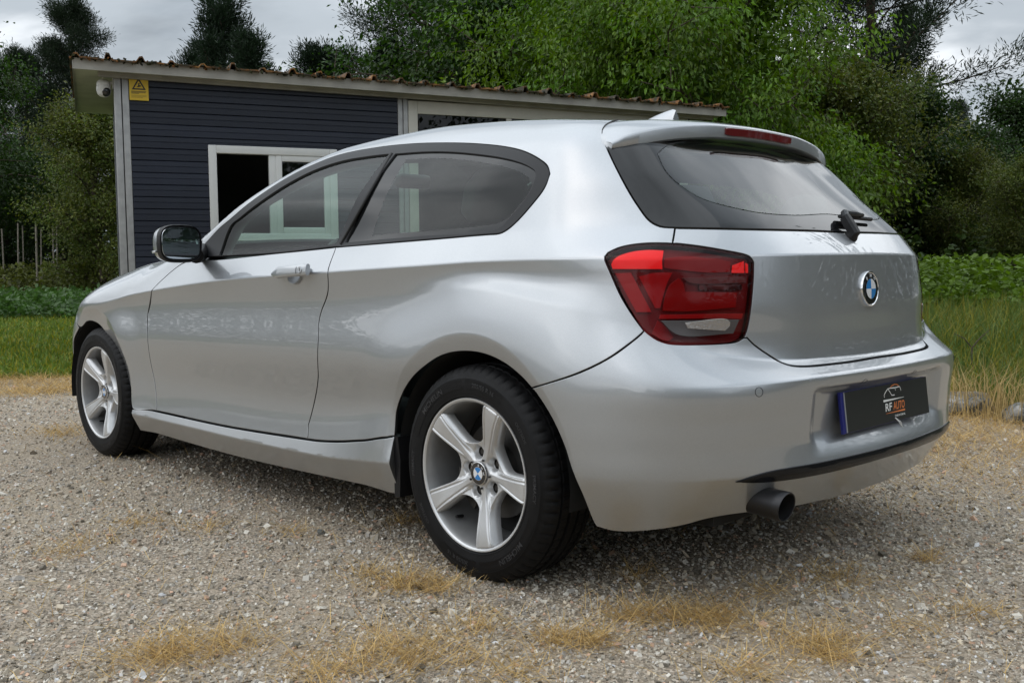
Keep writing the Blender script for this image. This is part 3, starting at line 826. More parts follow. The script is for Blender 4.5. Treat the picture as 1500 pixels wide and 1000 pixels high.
for m_, pts, o_ in SEG:
    P = hit(np.array([tlp(*p) for p in pts]), o_)[0]
    P = P - normals(P)*F(P)[:, None]
    for bk, o in zip(back, panel('lamp_segment', P, 'B', m_, None, off=o_, lip=.006, gap=0, res=.012, step=.005, bev=.0008)): o.parent = bk
for bk, o in zip(back, panel('lamp_lens', tl3, 'B', 'lamp_lens', None, off=.0015, lip=.022, gap=.0025, res=.010, bev=.003, cham=.002)): o.parent = bk
# ---- spoiler on the tailgate
def build_spoiler():
    tip = pchip([0, .2, .35, .47, .55, .598], [-.385, -.381, -.366, -.340, -.310, -.283])
    tz = pchip([0, .2, .35, .47, .55, .598], [1.318, 1.314, 1.302, 1.284, 1.262, 1.238])
    le = pchip([0, .3, .5, .56, .60], [-.202, -.204, -.210, -.222, -.262])
    ys = np.linspace(-.588, .588, 81); rows = []
    for y in ys:
        a = abs(y); xt, zt, xl = float(hev(tip, a)), float(hev(tz, a)), float(hev(le, a))
        k = 1-max(0, (a-.50)/.098)**2*.75; th = .036*k+.006
        zl = lift_T(np.array([[xl, y]]))[0][2]
        r = []
        for t in np.linspace(0, 1, 9):
            x = xl+(xt-xl)*t; zz = zl+(zt-zl)*t + .010*k*math.sin(math.pi*t)*(1-a*.6)
            r.append((x, y, zz))
        r += [(xt-.004, y, zt-.003), (xt-.0055, y, zt-.008), (xt-.003, y, zt-th+.004), (xt+.001, y, zt-th), (xt+.006, y, zt-th-.001)]
        xg = min(xt+.075*k+.012, xl-.012)
        r += [(.5*(xt+xg), y, zt-th-.002), (xg, y, zt-th-.006)]
        rows.append(r)
    n = len(rows[0]); V = [p for r in rows for p in r]
    Fc = [(i*n+j, i*n+j+1, (i+1)*n+j+1, (i+1)*n+j) for i in range(len(rows)-1) for j in range(n-1)]
    Fc += [tuple(range(n)), tuple(range((len(rows)-1)*n, len(rows)*n))[::-1]]
    bm = bmesh.new(); vs_ = [bm.verts.new(v) for v in V]
    for f in Fc: bm.faces.new([vs_[i] for i in f])
    bmesh.ops.recalc_face_normals(bm, faces=bm.faces[:])
    mb = MB(); mb.bm(bm); o = mb.obj('spoiler', MAT['silver_paint'], tailgate, auto=40)
    # brake lamp let into the trailing edge
    V = []; yy = np.linspace(-.185, .185, 25)
    for y in yy:
        a = abs(y); xt, zt = float(hev(tip, a)), float(hev(tz, a)); e = max(0, (a-.165)/.02); z0, z1 = zt-.007-.002*e, zt-.035+.004*e
        V += [(xt-.0035, y, z0), (xt-.0095, y, z0-.003), (xt-.0075, y, z1+.003), (xt-.0005, y, z1)]
    Fc = [(i*4+j, i*4+j+1, (i+1)*4+j+1, (i+1)*4+j) for i in range(24) for j in range(3)] + [(0, 1, 2, 3), (99, 98, 97, 96)]
    mb = MB(); mb.add(V, Fc); mb.obj('brake_light', simple('lamp_unlit_red', (.13, .008, .010), .18, coat=.8), tailgate)
    return tip, tz
SP_TIP, SP_Z = build_spoiler()
# ---- roof antenna
def build_fin():
    V = []; prof = [(.045, .0, .026), (.02, .010, .024), (-.02, .026, .020), (-.05, .041, .014), (-.068, .047, .007)]
    x0 = .005; secs = np.linspace(0, 1, 12); rows = []
    for t in secs:
        x = x0+.075-t*.150
        hgt = .060*t**.62*(1 if t < .96 else .9); w = .030*(math.sin(math.pi*min(1, .12+.62*t))**.8)
        zb = float(Ztop(np.array([x]), np.array([0.]))[0])-.006
        rows.append([(x-(.022*q if t > .99 else 0)*0, w*math.cos(a)*(1-.72*abs(math.sin(a))**2.2), zb+(hgt+.006)*math.sin(a)) for a in np.linspace(0, math.pi, 15) for q in (0,)])
    n = 15; V = [p for r in rows for p in r]
    Fc = [(i*n+j, (i+1)*n+j, (i+1)*n+j+1, i*n+j+1) for i in range(len(rows)-1) for j in range(n-1)] + [tuple(range(n)), tuple(range((len(rows)-1)*n, len(rows)*n))[::-1]]
    MB().add(V, Fc).obj('antenna_fin', MAT['silver_paint'], roof, auto=50)
build_fin()
# ---- emblem: chrome ring, black ring with three letters, blue and white quarters
def emblem(parent, o, ax, ay, az, R, ring=True, name='badge'):
    ax, ay, az, o = (np.asarray(v, float) for v in (ax, ay, az, o))
    def tr(P): P = np.asarray(P, float); return o + P[:, :1]*ax + P[:, 1:2]*ay + P[:, 2:3]*az
    mb = MB(); n = 48; prof = [(R*1.0, 0), (R*1.0, R*.12), (R*.975, R*.17), (R*.92, R*.18), (R*.88, R*.15)] if ring else [(R, 0), (R, R*.06), (R*.97, R*.08), (R*.94, R*.08)]
    V = [(r*math.cos(2*math.pi*j/n), r*math.sin(2*math.pi*j/n), hh) for r, hh in prof for j in range(n)]
    Fc = [(i*n+j, i*n+(j+1) % n, (i+1)*n+(j+1) % n, (i+1)*n+j) for i in range(len(prof)-1) for j in range(n)]
    bd = mb.add(tr(V), Fc).obj(name, MAT['chrome'], parent)
    def disc(nm, r0, r1, a0, a1, hh, mat, dome=.0):
        k = max(4, int(round((a1-a0)/(2*math.pi)*48))); V = []; Fc = []
        for i in range(k+1):
            a = a0+(a1-a0)*i/k; V += [(r0*math.cos(a), r0*math.sin(a), hh+dome*(1-(r0/R)**2)), (r1*math.cos(a), r1*math.sin(a), hh+dome*(1-(r1/R)**2))]
        Fc = [(2*i, 2*i+1, 2*i+3, 2*i+2) for i in range(k)]
        MB().add(tr(V), Fc).obj(nm, MAT[mat], bd, smooth=False)
    disc('badge_ring', R*.0, R*(.90 if ring else .95), 0, 2*math.pi, R*.13 if ring else R*.07, 'emblem_black', R*.05)
    hh = R*.15 if ring else R*.09
    disc('badge_rim', R*.56, R*.60, 0, 2*math.pi, hh, 'chrome', R*.05)
    for q, m_ in enumerate(('emblem_white', 'emblem_blue', 'emblem_white', 'emblem_blue')):
        disc('badge_quarter', 0.0001, R*.56, q*math.pi/2, (q+1)*math.pi/2, hh, m_, R*.05)
    for ch, a in (('B', 128), ('M', 90), ('W', 52)):
        V, Fc = text_geo(ch, True); a = math.radians(a); s = R*.20; rr = R*.745
        V2 = V*s; V2[:, 1] -= s*.5
        c, sn = math.cos(a-math.pi/2), math.sin(a-math.pi/2)
        P = np.stack([V2[:, 0]*c-V2[:, 1]*sn+rr*math.cos(a), V2[:, 0]*sn+V2[:, 1]*c+rr*math.sin(a), np.full(len(V2), hh+R*.035)], -1)
        MB().add(tr(P), Fc).obj('badge_letter', MAT['emblem_white'], bd, smooth=False)
    return bd
def surf_frame(P):
    """outward normal, right (as seen from outside) and up"""
    n = normals(P[None])[0]; up = np.array([0, 0, 1.])-n*n[2]; up /= np.linalg.norm(up); rt = np.cross(up, n); return n, rt, up
P = on_plane([(1274, 423)], 1, 0.0)[0]; P = LB((ud(90), P[2]))[0]
n_, rt, up = surf_frame(P); emblem(tailgate, P-n_*.001, rt, up, n_, .051)
# ---- parking sensors
for px in ((1112, 574), (1266, 559)):
    P = H(px)[0]
    for s in (1, -1):
        Q = P*np.array([1, s, 1]); n_, rt, up = surf_frame(Q)
        ring = [Q+n_*.0002+(rt*math.cos(a)+up*math.sin(a))*.0116 for a in np.linspace(0, 2*math.pi, 33)]
        ring = [q-normals(q[None])[0]*F(q[None])[0] for q in ring]
        MB().tube(ring, .0008, 6, False).obj('parking_sensor', MAT['black_plastic'], rear_bumper)
# ---- number plate with dealer board
def build_plate():
    xs = -.812; zc_ = .502; tilt = math.radians(7)      # top leans forward
    az = np.array([-math.cos(tilt), 0, math.sin(tilt)]); ax = np.array([0, -1., 0]); ay = np.cross(az, ax); o = np.array([xs, 0, zc_])
    def tr(P): P = np.asarray(P, float); return o + P[:, :1]*ax + P[:, 1:2]*ay + P[:, 2:3]*az
    def bx(nm, x0, x1, y0, y1, z0, z1, mat, par, bev=.001):
        m = MB().box(x0, x1, y0, y1, z0, z1, bev); m.V = [tuple(v) for v in tr(m.V)]; return m.obj(nm, MAT[mat], par, smooth=False)
    pl = bx('number_plate', -.262, .258, -.057, .055, -.006, .002, 'plate_blue', car); tag(pl, 'dark dealer plate with white and orange lettering over a blue edge')
    bx('dealer_board', -.243, .266, -.055, .054, .002, .0052, 'plate_black', pl)
    bx('board_edge', -.2455, -.2432, -.055, .054, .0015, .0054, 'grey_trim', pl)
    hz = .0056
    def word(s, cx, cy_, hgt, wid, mat, nm='lettering', shear=.0, bold=True):
        V, Fc = text_geo(s, bold); w = V[:, 0].max()-V[:, 0].min(); V[:, 0] -= (V[:, 0].max()+V[:, 0].min())/2
        P = np.stack([cx+V[:, 0]*wid/w+shear*V[:, 1]*hgt, cy_+V[:, 1]*hgt, np.full(len(V), hz)], -1)
        MB().add(tr(P), Fc).obj(nm, MAT[mat], pl, smooth=False)
    cx = .035
    word('RF', cx-.032, -.022, .023, .040, 'print_white', shear=.12)
    word('AUTO', cx+.033, -.022, .023, .072, 'print_orange', shear=.12)
    word('STAND AUTOMOVEL', cx+.036, -.043, .0062, .066, 'print_white')
    def line(pts, w, mat):
        pts = np.asarray(pts, float); V = []; Fc = []
        for i, p in enumerate(pts):
            d = pts[min(i+1, len(pts)-1)]-pts[max(i-1, 0)]; d = d/np.linalg.norm(d); nn = np.array([-d[1], d[0]])
            ww = w[i] if hasattr(w, '__len__') else w
            V += [(*(p+nn*ww/2), hz), (*(p-nn*ww/2), hz)]
        Fc = [(2*i, 2*i+2, 2*i+3, 2*i+1) for i in range(len(pts)-1)]
        MB().add(tr(V), Fc).obj('logo_stroke', MAT[mat], pl, smooth=False)
    line([(cx-.060, .008), (cx+.070, .008)], [.0065, .0008], 'print_white')
    line([(cx-.052, -.0285), (cx+.070, -.0285)], [.0008, .0055], 'print_orange')
    line([(cx-.052, .018), (cx-.053, .024), (cx-.046, .030), (cx-.028, .040), (cx-.012, .041), (cx+.020, .0395), (cx+.048, .0405)], .003, 'print_white')
    line([(cx-.024, .038), (cx-.015, .030), (cx-.006, .020), (cx+.012, .0195)], .0025, 'print_white')
    line([(cx-.012, .042), (cx+.0, .047), (cx+.018, .0495), (cx+.034, .0475), (cx+.044, .042)], .0026, 'print_orange')
    line([(cx+.048, .0405), (cx+.053, .034), (cx+.055, .028)], .0026, 'print_white')
    line([(cx+.018, .037), (cx+.022, .031)], .002, 'print_white')
    # cable tie and keyhole under the board
    m = MB(); m.tube(tr([(.035, -.045, .006), (.045, -.058, .012), (.058, -.072, .012)]), .0014, 6); m.tube(tr([(.040, -.047, .006), (.053, -.060, .014), (.066, -.076, .010)]), .0012, 6)
    m.obj('cable_tie', MAT['print_white'], pl)
build_plate()
# ---- exhaust
def build_exhaust():
    c = on_plane([(1131, 737)], 0, -.765)[0]; d = np.array([-.985, .03, -.05]); d /= np.linalg.norm(d)
    def tr(prof, n=40):
        a = np.cross(d, (0, 0, 1)); a /= np.linalg.norm(a); b = np.cross(a, d)
        V = [c+d*(t+(.005*math.sin(2*math.pi*j/n) if t > .02 else 0))+(a*math.cos(2*math.pi*j/n)*r+b*math.sin(2*math.pi*j/n)*r) for r, t in prof for j in range(n)]
        return V, [(i*n+j, i*n+(j+1) % n, (i+1)*n+(j+1) % n, (i+1)*n+j) for i in range(len(prof)-1) for j in range(n)]
    p = MB().add(*tr([(.030, -.35), (.037, -.14), (.0390, .02), (.0390, .040), (.0375, .043), (.0352, .042), (.0342, .03)])).obj('exhaust_pipe', MAT['pipe_steel'], car)
    MB().add(*tr([(.0341, .031), (.034, -.06), (.001, -.06)])).obj('exhaust_bore', MAT['pipe_soot'], p)
build_exhaust()
# ---- rear wiper
def build_wiper():
    P = H((1262, 346))[0]; P = LB((ud(90)+.01, P[2]-.004))[0]; n_, rt, up = surf_frame(P)
    m = MB(); m.tube([P-n_*.02, P+n_*.004, P+n_*.020+up*.006], [.021, .019, .016], 20)
    w = m.obj('wiper', MAT['black_plastic'], tailgate)
    # boxy arm head, turned towards the glass
    A = P+n_*.018+up*.004
    pts = [A+up*-.012, A+up*.020+n_*.006, A+up*.050+n_*.012, A+up*.058+n_*.008-rt*(-.004)]
    m = MB()
    for q0, q1, w0, w1, t0, t1 in ((0, 1, .017, .018, .011, .013), (1, 2, .018, .016, .013, .012)):
        V = []
        for p_, ww, tt in ((pts[q0], w0, t0), (pts[q1], w1, t1)):
            V += [p_+rt*a*ww+n_*b*tt for a, b in ((-1, -1), (1, -1), (1, .5), (.5, 1), (-.5, 1), (-1, .5))]
        m.add(V, [(i, (i+1) % 6, 6+(i+1) % 6, 6+i) for i in range(6)]+[(5, 4, 3, 2, 1, 0), (6, 7, 8, 9, 10, 11)])
    m.obj('wiper_head', MAT['black_plastic'], w, auto=25)
    # arm and blade lie along the foot of the glass towards the right-hand side
    Q = []
    for y in np.linspace(-.01, -.20, 14):
        th = math.degrees(math.atan2(abs(y), .7)); S_ = LB((ud(90-th), 1.028-.02*abs(y)))[0]*np.array([1, -1, 1]); nn = normals(S_[None])[0]; Q.append((S_, nn))
    MB().tube([A+up*.045+n_*.010]+[s+nn*.026 for s, nn in Q[1:9]], [.011, .012]+[.011]*4+[.008, .007, .006], 10).obj('wiper_arm', MAT['black_plastic'], w)
    MB().tube([s+nn*.014 for s, nn in Q], .006, 8).obj('wiper_blade', MAT['rubber_gap_black'], w)
build_wiper()
# ---- door handles
def build_handle(s, door):
    P = H((434, 400))[0]; P[1] = .8640; n_ = np.array([.0, .985, .17]); n_ /= np.linalg.norm(n_)
    fx = np.array([1., 0, 0]); fx = fx-n_*(fx@n_); fx /= np.linalg.norm(fx)
    up2 = np.cross(n_, fx); up2 *= np.sign(up2[2]); up2 = up2
    tl_ = math.radians(4.0); fx2 = fx*math.cos(tl_)-up2*math.sin(tl_); up3 = up2*math.cos(tl_)+fx*math.sin(tl_)
    mir = np.array([1, s, 1.])
    def W(a, b, c): return (P+fx2*a+up3*b+n_*c)*mir
    # bowl behind the grip
    m = MB(); n = 28; V = []
    rings = [(.062, .036, .0022), (.058, .033, .0035), (.050, .028, .001), (.034, .018, -.010)]
    # grip
    g = MB(); K = 20; Nn = 14; rows = []
    for i in range(K+1):
        t = i/K; a = .112-.224*t
        hw = .0205*(1-.75*max(0, (a-.055)/.057)**1.7); dp = .024+.010*math.sin(math.pi*min(1, t*1.05)); th = .009*(1-.4*max(0, (a-.06)/.052))
        rows.append([W(a, hw*math.copysign(abs(math.cos(q))**.7, math.cos(q)), dp+th*math.copysign(abs(math.sin(q))**.8, math.sin(q))) for q in np.linspace(0, 2*math.pi, Nn, endpoint=False)])
    V = [p for r in rows for p in r]
    g.add(V, [(i*Nn+j, i*Nn+(j+1) % Nn, (i+1)*Nn+(j+1) % Nn, (i+1)*Nn+j) for i in range(K) for j in range(Nn)]+[tuple(range(Nn)), tuple(range(K*Nn, (K+1)*Nn))[::-1]])
    bm = bmesh.new(); vv = [bm.verts.new(v) for v in g.V]
    for f in g.F: bm.faces.new([vv[i] for i in f])
    bmesh.ops.recalc_face_normals(bm, faces=bm.faces[:])
    MB().bm(bm).obj('door_handle', MAT['silver_paint'], door, auto=60)
    # standoffs
    MB().tube([W(.095, 0, -.005), W(.092, 0, .026)], [.010, .008], 10).obj('handle_mount', MAT['silver_paint'], door); MB().tube([W(-.085, 0, -.005), W(-.085, 0, .026)], [.011, .010], 12).obj('handle_mount', MAT['silver_paint'], door)
    # finger recess: shallow dark-shadowed oval dish standing as its own pressed lip
    V = []; Fc = []; n = 32
    for r, dz in ((1.0, -.016), (.95, .0022), (.88, .0020), (.55, -.002), (.0, -.004)):
        for j in range(n):
            q = 2*math.pi*j/n; V.append(W(.006+.043*r*math.cos(q), -.010+.028*r*math.sin(q), dz))
    Fc = [(i*n+j, i*n+(j+1) % n, (i+1)*n+(j+1) % n, (i+1)*n+j) for i in range(4) for j in range(n)]
    if s < 0: Fc = [f[::-1] for f in Fc]
    MB().add(V, Fc).obj('handle_dish', MAT['silver_paint'], door)
    # lock
    V = []; Fc = []
    for r, dz in ((.0125, .0340), (.0118, .0372), (.0090, .0376), (.0085, .0366), (.0001, .0364)):
        for j in range(24):
            q = 2*math.pi*j/24; V.append(W(-.080+r*math.cos(q), r*math.sin(q), dz))
    Fc = [(i*24+j, i*24+(j+1) % 24, (i+1)*24+(j+1) % 24, (i+1)*24+j) for i in range(4) for j in range(24)]
    if s > 0:
        MB().add(V, Fc).obj('door_lock', MAT['silver_paint'], door, auto=30)
        m = MB(); m.tube([W(-.080, .0055, .0366), W(-.080, -.0055, .0366)], .0016, 6); m.obj('keyhole', MAT['gloss_black'], door)
    m = MB(); ln = [W(-.062, .0162*math.cos(q), .030+.0102*math.sin(q)) for q in np.linspace(.05, math.pi-.05, 14)]; m.tube(ln, .0008, 5); m.obj('handle_joint', MAT['rubber_gap_black'], door)
for s, d in ((1, doors[0]), (-1, doors[1])): build_handle(s, d)
# ---- wing mirrors
def build_mirror(s, door):
    mir = np.array([1, s, 1.])
    C = on_plane([(265, 357)], 1, .955)[0]; C = C+np.array([.02, 0, 0])
    def sect(x, sy, sz, dy=0, dz=0, n=28, e=.62):
        sy *= .84; sz *= .93
        return [(np.array([x, dy+sy*math.copysign(abs(math.cos(q))**e, math.cos(q))*(1 if math.cos(q) > 0 else 1.0), dz+sz*math.copysign(abs(math.sin(q))**e, math.sin(q))])+C)*mir for q in np.linspace(0, 2*math.pi, n, endpoint=False)]
    def loft(rows, cap0=True, cap1=True):
        n = len(rows[0]); V = [p for r in rows for p in r]; Fc = [(i*n+j, i*n+(j+1) % n, (i+1)*n+(j+1) % n, (i+1)*n+j) for i in range(len(rows)-1) for j in range(n)]
        if cap0: Fc.append(tuple(range(n)))
        if cap1: Fc.append(tuple(range((len(rows)-1)*n, len(rows)*n))[::-1])
        bm = bmesh.new(); vv = [bm.verts.new(v) for v in V]
        for f in Fc: bm.faces.new([vv[i] for i in f])
        bmesh.ops.recalc_face_normals(bm, faces=bm.faces[:])
        return MB().bm(bm)
    # housing rim (rear, black) then painted shell towards the front
    hs = loft([sect(-.018, .097, .073), sect(-.024, .101, .077), sect(-.012, .104, .079), sect(.004, .103, .078)], True, False).obj('mirror_housing', MAT['black_plastic'], door, auto=50)
    top = [sect(.004, .1035, .0785), sect(.035, .101, .074, 0, 0), sect(.062, .090, .064, 0, 0), sect(.082, .068, .046, -.004, 0), sect(.090, .032, .020, -.006, 0)]
    loft(top, False, True).obj('mirror_shell', MAT['silver_paint'], door, auto=60)
    g = [sect(-.0255, .098, .060, -.004, .002, e=.55)]
    loft([sect(-.0245, .092, .066, .002, .002, e=.55), sect(-.0262, .091, .065, .002, .002, e=.55)], False, True).obj('mirror_glass', MAT['mirror_glass'], door, auto=30)
    # indicator strip and lower black shell
    V = []
    pts = [(.004, .089, -.030), (.03, .087, -.031), (.058, .078, -.031), (.080, .060, -.030)]
    MB().tube([(np.array(p)+C)*mir for p in pts], [.004, .005, .005, .003], 8).obj('indicator', MAT['chrome_soft'], door)
    # foot to the door
    Q = H((300, 372))[0]; a = C+np.array([.02, -.080, -.046]); b = Q+np.array([.03, -.005, .012])
    m = MB(); m.tube([a*mir, (a*.5+b*.5+np.array([0, 0, -.012]))*mir, b*mir], [.030, .026, .034], 12); m.obj('mirror_foot', MAT['black_plastic'], door)
for s, d in ((1, doors[0]), (-1, doors[1])): build_mirror(s, d)
# ---- wheels (local: axle at the origin, +y outwards)
WR = .316
def build_wheel_meshes():
    out = {}
    # tyre
    half = [(.214, .088), (.219, .093), (.226, .0985), (.2262, .0998), (.2285, .1000), (.229, .0992), (.245, .1022), (.262, .1030), (.276, .1010), (.2765, .1016), (.279, .1008), (.2795, .0998), (.290, .0955), (.300, .0880), (.3065, .0800), (.3105, .0700)]
    tread = [(.3125, .0610), (.3128, .0575), (.3055, .0560), (.3055, .0490), (.3135, .0475), (.3150, .0240), (.3075, .0225), (.3075, .0135), (.3155, .0120)]
    prof = half+tread; prof = prof+[(r, -y) for r, y in prof[::-1]]
    n = 300; V = []; 
    for i, (r, y) in enumerate(prof):
        for j in range(n):
            a = 2*math.pi*j/n; rr = r; yy = y
            nb = j % 5
            sh = .058 < abs(y) < .090 and r > .298
            mid = abs(y) < .05 and r > .311 and abs(y) > .02
            if sh and nb == 0: rr -= .0048; yy *= .985
            if mid and (j+2) % 5 == 0: rr -= .0035
            V.append((rr*math.cos(a), yy, rr*math.sin(a)))
    Fc = [(i*n+j, (i+1)*n+j, (i+1)*n+(j+1) % n, i*n+(j+1) % n) for i in range(len(prof)-1) for j in range(n)]
    o = MB().add(V, Fc).obj('tyre', MAT['tyre_rubber'], None, auto=50); out['tyre'] = o.data; bpy.data.objects.remove(o)
    # rim barrel with flange
    prof = [(.212, .0935), (.2165, .0965), (.2195, .0965), (.2205, .0940), (.2195, .0900)]
    prof = [(.2195, .088), (.2208, .0935), (.2195, .0968), (.2165, .0970), (.2125, .0945), (.2085, .088), (.2050, .076), (.2030, .055), (.1995, .020), (.1950, -.03), (.1950, -.08), (.21, -.09)]
    o = MB().lathe_y(prof, 96).obj('rim_barrel', MAT['barrel_shaded'], None, auto=40); out['barrel'] = o.data; bpy.data.objects.remove(o)
    o = MB().lathe_y([(.2196, .0885), (.2212, .0938), (.2198, .0974), (.2164, .0976), (.2128, .0952), (.2110, .092)], 96).obj('rim_lip', MAT['rim_silver'], None, auto=40); out['lip'] = o.data; bpy.data.objects.remove(o)
    # spokes: star outline in the wheel plane
    pts = []
    for k in range(5):
        a0 = 2*math.pi*k/5
        def pol(r, d):   # r along the spoke, d across
            c, s = math.cos(a0), math.sin(a0); return (r*c-d*s, r*s+d*c)
        w = lambda r: .0205+.0150*((r-.08)/.12)**1.3 if r > .08 else .0205
        rs = [.099, .12, .15, .18, .2075]
        av = a0-math.pi/5; pts.append((.0865*math.cos(av), .0865*math.sin(av)))
        pts += [pol(r, -w(r)-(.004 if i == 0 else 0)) for i, r in enumerate(rs)]
        pts.append(pol(.2120, -w(.2)*.5)); pts.append(pol(.2120, w(.2)*.5))
        pts += [pol(r, w(r)+(.004 if i == len(rs)-1 else 0)) for i, r in enumerate(rs[::-1])]
    holes = []
    for k in range(5):
        a = 2*math.pi*k/5+math.pi/5; c = (.060*math.cos(a), .060*math.sin(a)); holes.append([(c[0]+.0150*math.cos(q), c[1]+.0150*math.sin(q)) for q in np.linspace(0, 2*math.pi, 18, endpoint=False)])
    def face(q):
        r = np.hypot(q[:, 0], q[:, 1]); a = np.arctan2(q[:, 1], q[:, 0]); k = np.round(a/(2*math.pi/5)); d = np.abs(r*np.sin(a-k*2*math.pi/5)); al = r*np.cos(a-k*2*math.pi/5)
        w = .0205+.0150*np.clip((al-.08)/.12, 0, 1)**1.3
        hgt = .065+.031*sstep(.05, .215, r)-.005*sstep(.207, .215, r)
        f = d/w
        groove = -.0030*np.exp(-((d-(w-.0100))/.0024)**2)*sstep(.055, .08, al)
        edge = -.005*sstep(.90, 1.0, f)*sstep(.06, .10, r)
        hub = -.010*sstep(.30, .95, f)*sstep(.105, .06, r)*sstep(.035, .05, r)
        pocket = -.016*sstep(.022, .013, np.hypot(al-.060*math.cos(math.pi/5), d-.060*math.sin(math.pi/5)))
        return hgt+groove+edge+hub+pocket
    ex = []
    for k in range(5):
        c, s_ = math.cos(2*math.pi*k/5), math.sin(2*math.pi*k/5)
        for al in np.arange(.045, .211, .004):
            w = .0205+.0150*min(1, max(0, (al-.08)/.12))**1.3
            for d in [w-x for x in (.0012, .0028, .0045, .0062, .0078, .0090, .0100, .0110, .0122, .0138, .016)]+[0., .004, .008]:
                for sg in (1, -1):
                    if d > 0 or sg > 0: ex.append((al*c-sg*d*s_, al*s_+sg*d*c))
    M = frame_mat((0, 0, 0), (-1, 0, 0), (0, 0, 1), (0, 1, 0))     # seen from outside: right = rear
    o = flat_panel('spoke_star', pts, 'rim_silver', None, face, .040, holes=holes, res=.0045, step=.0035, M=M, corner=60, bev=.0010, extra=np.array(ex)); out['star'] = o.data; bpy.data.objects.remove(o)
    o = MB().lathe_y([(.0001, .030), (.0085, .030), (.0095, .026), (.0095, .0), (.0148, .0), (.0148, .030)], 14, (0, .008, 0)).obj('wheel_bolt', MAT['cast_iron'], None, auto=30); out['bolts'] = o.data; bpy.data.objects.remove(o)
    o = MB().lathe_y([(.0001, .0), (.0032, .0), (.0034, -.004)], 10).obj('rim_dot', MAT['gloss_black'], None); out['dots'] = o.data; bpy.data.objects.remove(o)
    # brake disc and caliper, hub back plate
    o = MB().lathe_y([(.001, .012), (.075, .012), (.078, -.012), (.142, -.012), (.142, -.032), (.07, -.034)], 60).obj('brake_disc', MAT['brake_steel'], None, auto=30); out['disc'] = o.data; bpy.data.objects.remove(o)
    m = MB(); V = []
    for t in np.linspace(-.45, .45, 9):
        for r, y in ((.100, .012), (.155, .012), (.160, -.045), (.100, -.045)): V.append((-r*math.cos(t)*-1, y, r*math.sin(t)))
    m.add(V, [(i*4+j, i*4+(j+1) % 4, (i+1)*4+(j+1) % 4, (i+1)*4+j) for i in range(8) for j in range(4)]+[(0, 1, 2, 3), (35, 34, 33, 32)])
    o = m.obj('brake_caliper', MAT['brake_steel'], None, auto=30); out['cal'] = o.data; bpy.data.objects.remove(o)
    o = MB().lathe_y([(.001, -.05), (.19, -.05), (.19, -.06), (.001, -.06)], 40).obj('splash', MAT['underbody'], None, auto=30); out['splash'] = o.data; bpy.data.objects.remove(o)
    # valve
    o = MB().tube([(.186, .030, .05), (.181, .058, .048)], [.0055, .0045], 8).obj('valve', MAT['black_plastic'], None); out['valve'] = o.data; bpy.data.objects.remove(o)
    # raised sidewall bands and lettering
    def arc_band(a0, a1, r0, r1, mat, nm):
        V = []; k = 30
        for i in range(k+1):
            a = math.radians(a0+(a1-a0)*i/k)
            for r in (r0, r1): V.append((-r*math.sin(a), sw(r)+.0010, r*math.cos(a)))
        o = MB().add(V, [(2*i, 2*i+1, 2*i+3, 2*i+2) for i in range(k)]).obj(nm, MAT[mat], None, smooth=False); d = o.data; bpy.data.objects.remove(o); return d
    hr = np.array([.2285, .229, .245, .262, .276]); hy = np.array([.1000, .0992, .1022, .1030, .1010])
    def sw(r): return float(np.interp(r, hr, hy))
    def arc_text(s, amid, rmid, hgt, mat, nm, spread=1.0):
        V, Fc = text_geo(s, True); w = V[:, 0]*hgt*spread; r = rmid-hgt/2+V[:, 1]*hgt; a = math.radians(amid)+w/rmid
        P = np.stack([-r*np.sin(a), np.array([sw(x) for x in r])+.0018, r*np.cos(a)], -1)
        o = MB().add(P, Fc).obj(nm, MAT[mat], None, smooth=False); d = o.data; bpy.data.objects.remove(o); return d
    out['txt'] = []
    for base in (0, 180):
        out['txt'] += [arc_band(base-78, base-16, .2475, .2725, 'tyre_band', 'sidewall_band'), arc_band(base-12, base+22, .2475, .2725, 'tyre_band', 'sidewall_band'),
                       arc_text('MICHELIN', base-48, .260, .0165, 'tyre_print', 'tyre_lettering', 1.15), arc_text('205/55 R 16', base+5, .260, .0125, 'tyre_print', 'tyre_lettering', 1.1),
                       arc_text('OUTSIDE', base+47, .2555, .0105, 'tyre_print', 'tyre_lettering', 1.15), arc_text('PRIMACY', base+82, .260, .0125, 'tyre_print', 'tyre_lettering', 1.1)]
    return out
WM = build_wheel_meshes()
def build_wheel(x, y, s, spin, front):
    w = empty('wheel', (x, y*s, .308), car)
    if s < 0: w.rotation_euler = (0, 0, math.pi)
    ty = obj_from(WM['tyre'], 'tyre', w)
    r = obj_from(WM['barrel'], 'rim', w); obj_from(WM['lip'], 'rim_lip', r)
    for nm, key in (('spokes', 'star'), ('valve', 'valve')):
        o = obj_from(WM[key], nm, w); o.rotation_euler = (0, math.radians(spin), 0); star = o if key == 'star' else star
    for k in range(5):
        a = 2*math.pi*k/5; obj_from(WM['dots'], 'rim_dot', star, (-.043*math.cos(a), .0705, .043*math.sin(a))); a += math.pi/5
        obj_from(WM['bolts'], 'wheel_bolt', star, (-.060*math.cos(a), .005, .060*math.sin(a)))
    for d in WM['txt']:
        o = obj_from(d, d.name.split('.')[0], ty); o.rotation_euler = (0, math.radians(-8 if not front else 25), 0)
    obj_from(WM['disc'], 'brake_disc', w); c = obj_from(WM['cal'], 'brake_caliper', w); c.rotation_euler = (0, math.radians(0 if front else 30), 0)
    obj_from(WM['splash'], 'splash_plate', w)
    q = math.radians(spin-23)
    emblem(w, (0, .0695, 0), (-math.cos(q), 0, -math.sin(q)), (-math.sin(q)*1, 0, math.cos(q)), (0, 1, 0), .0335, False, 'hub_cap')
    return w
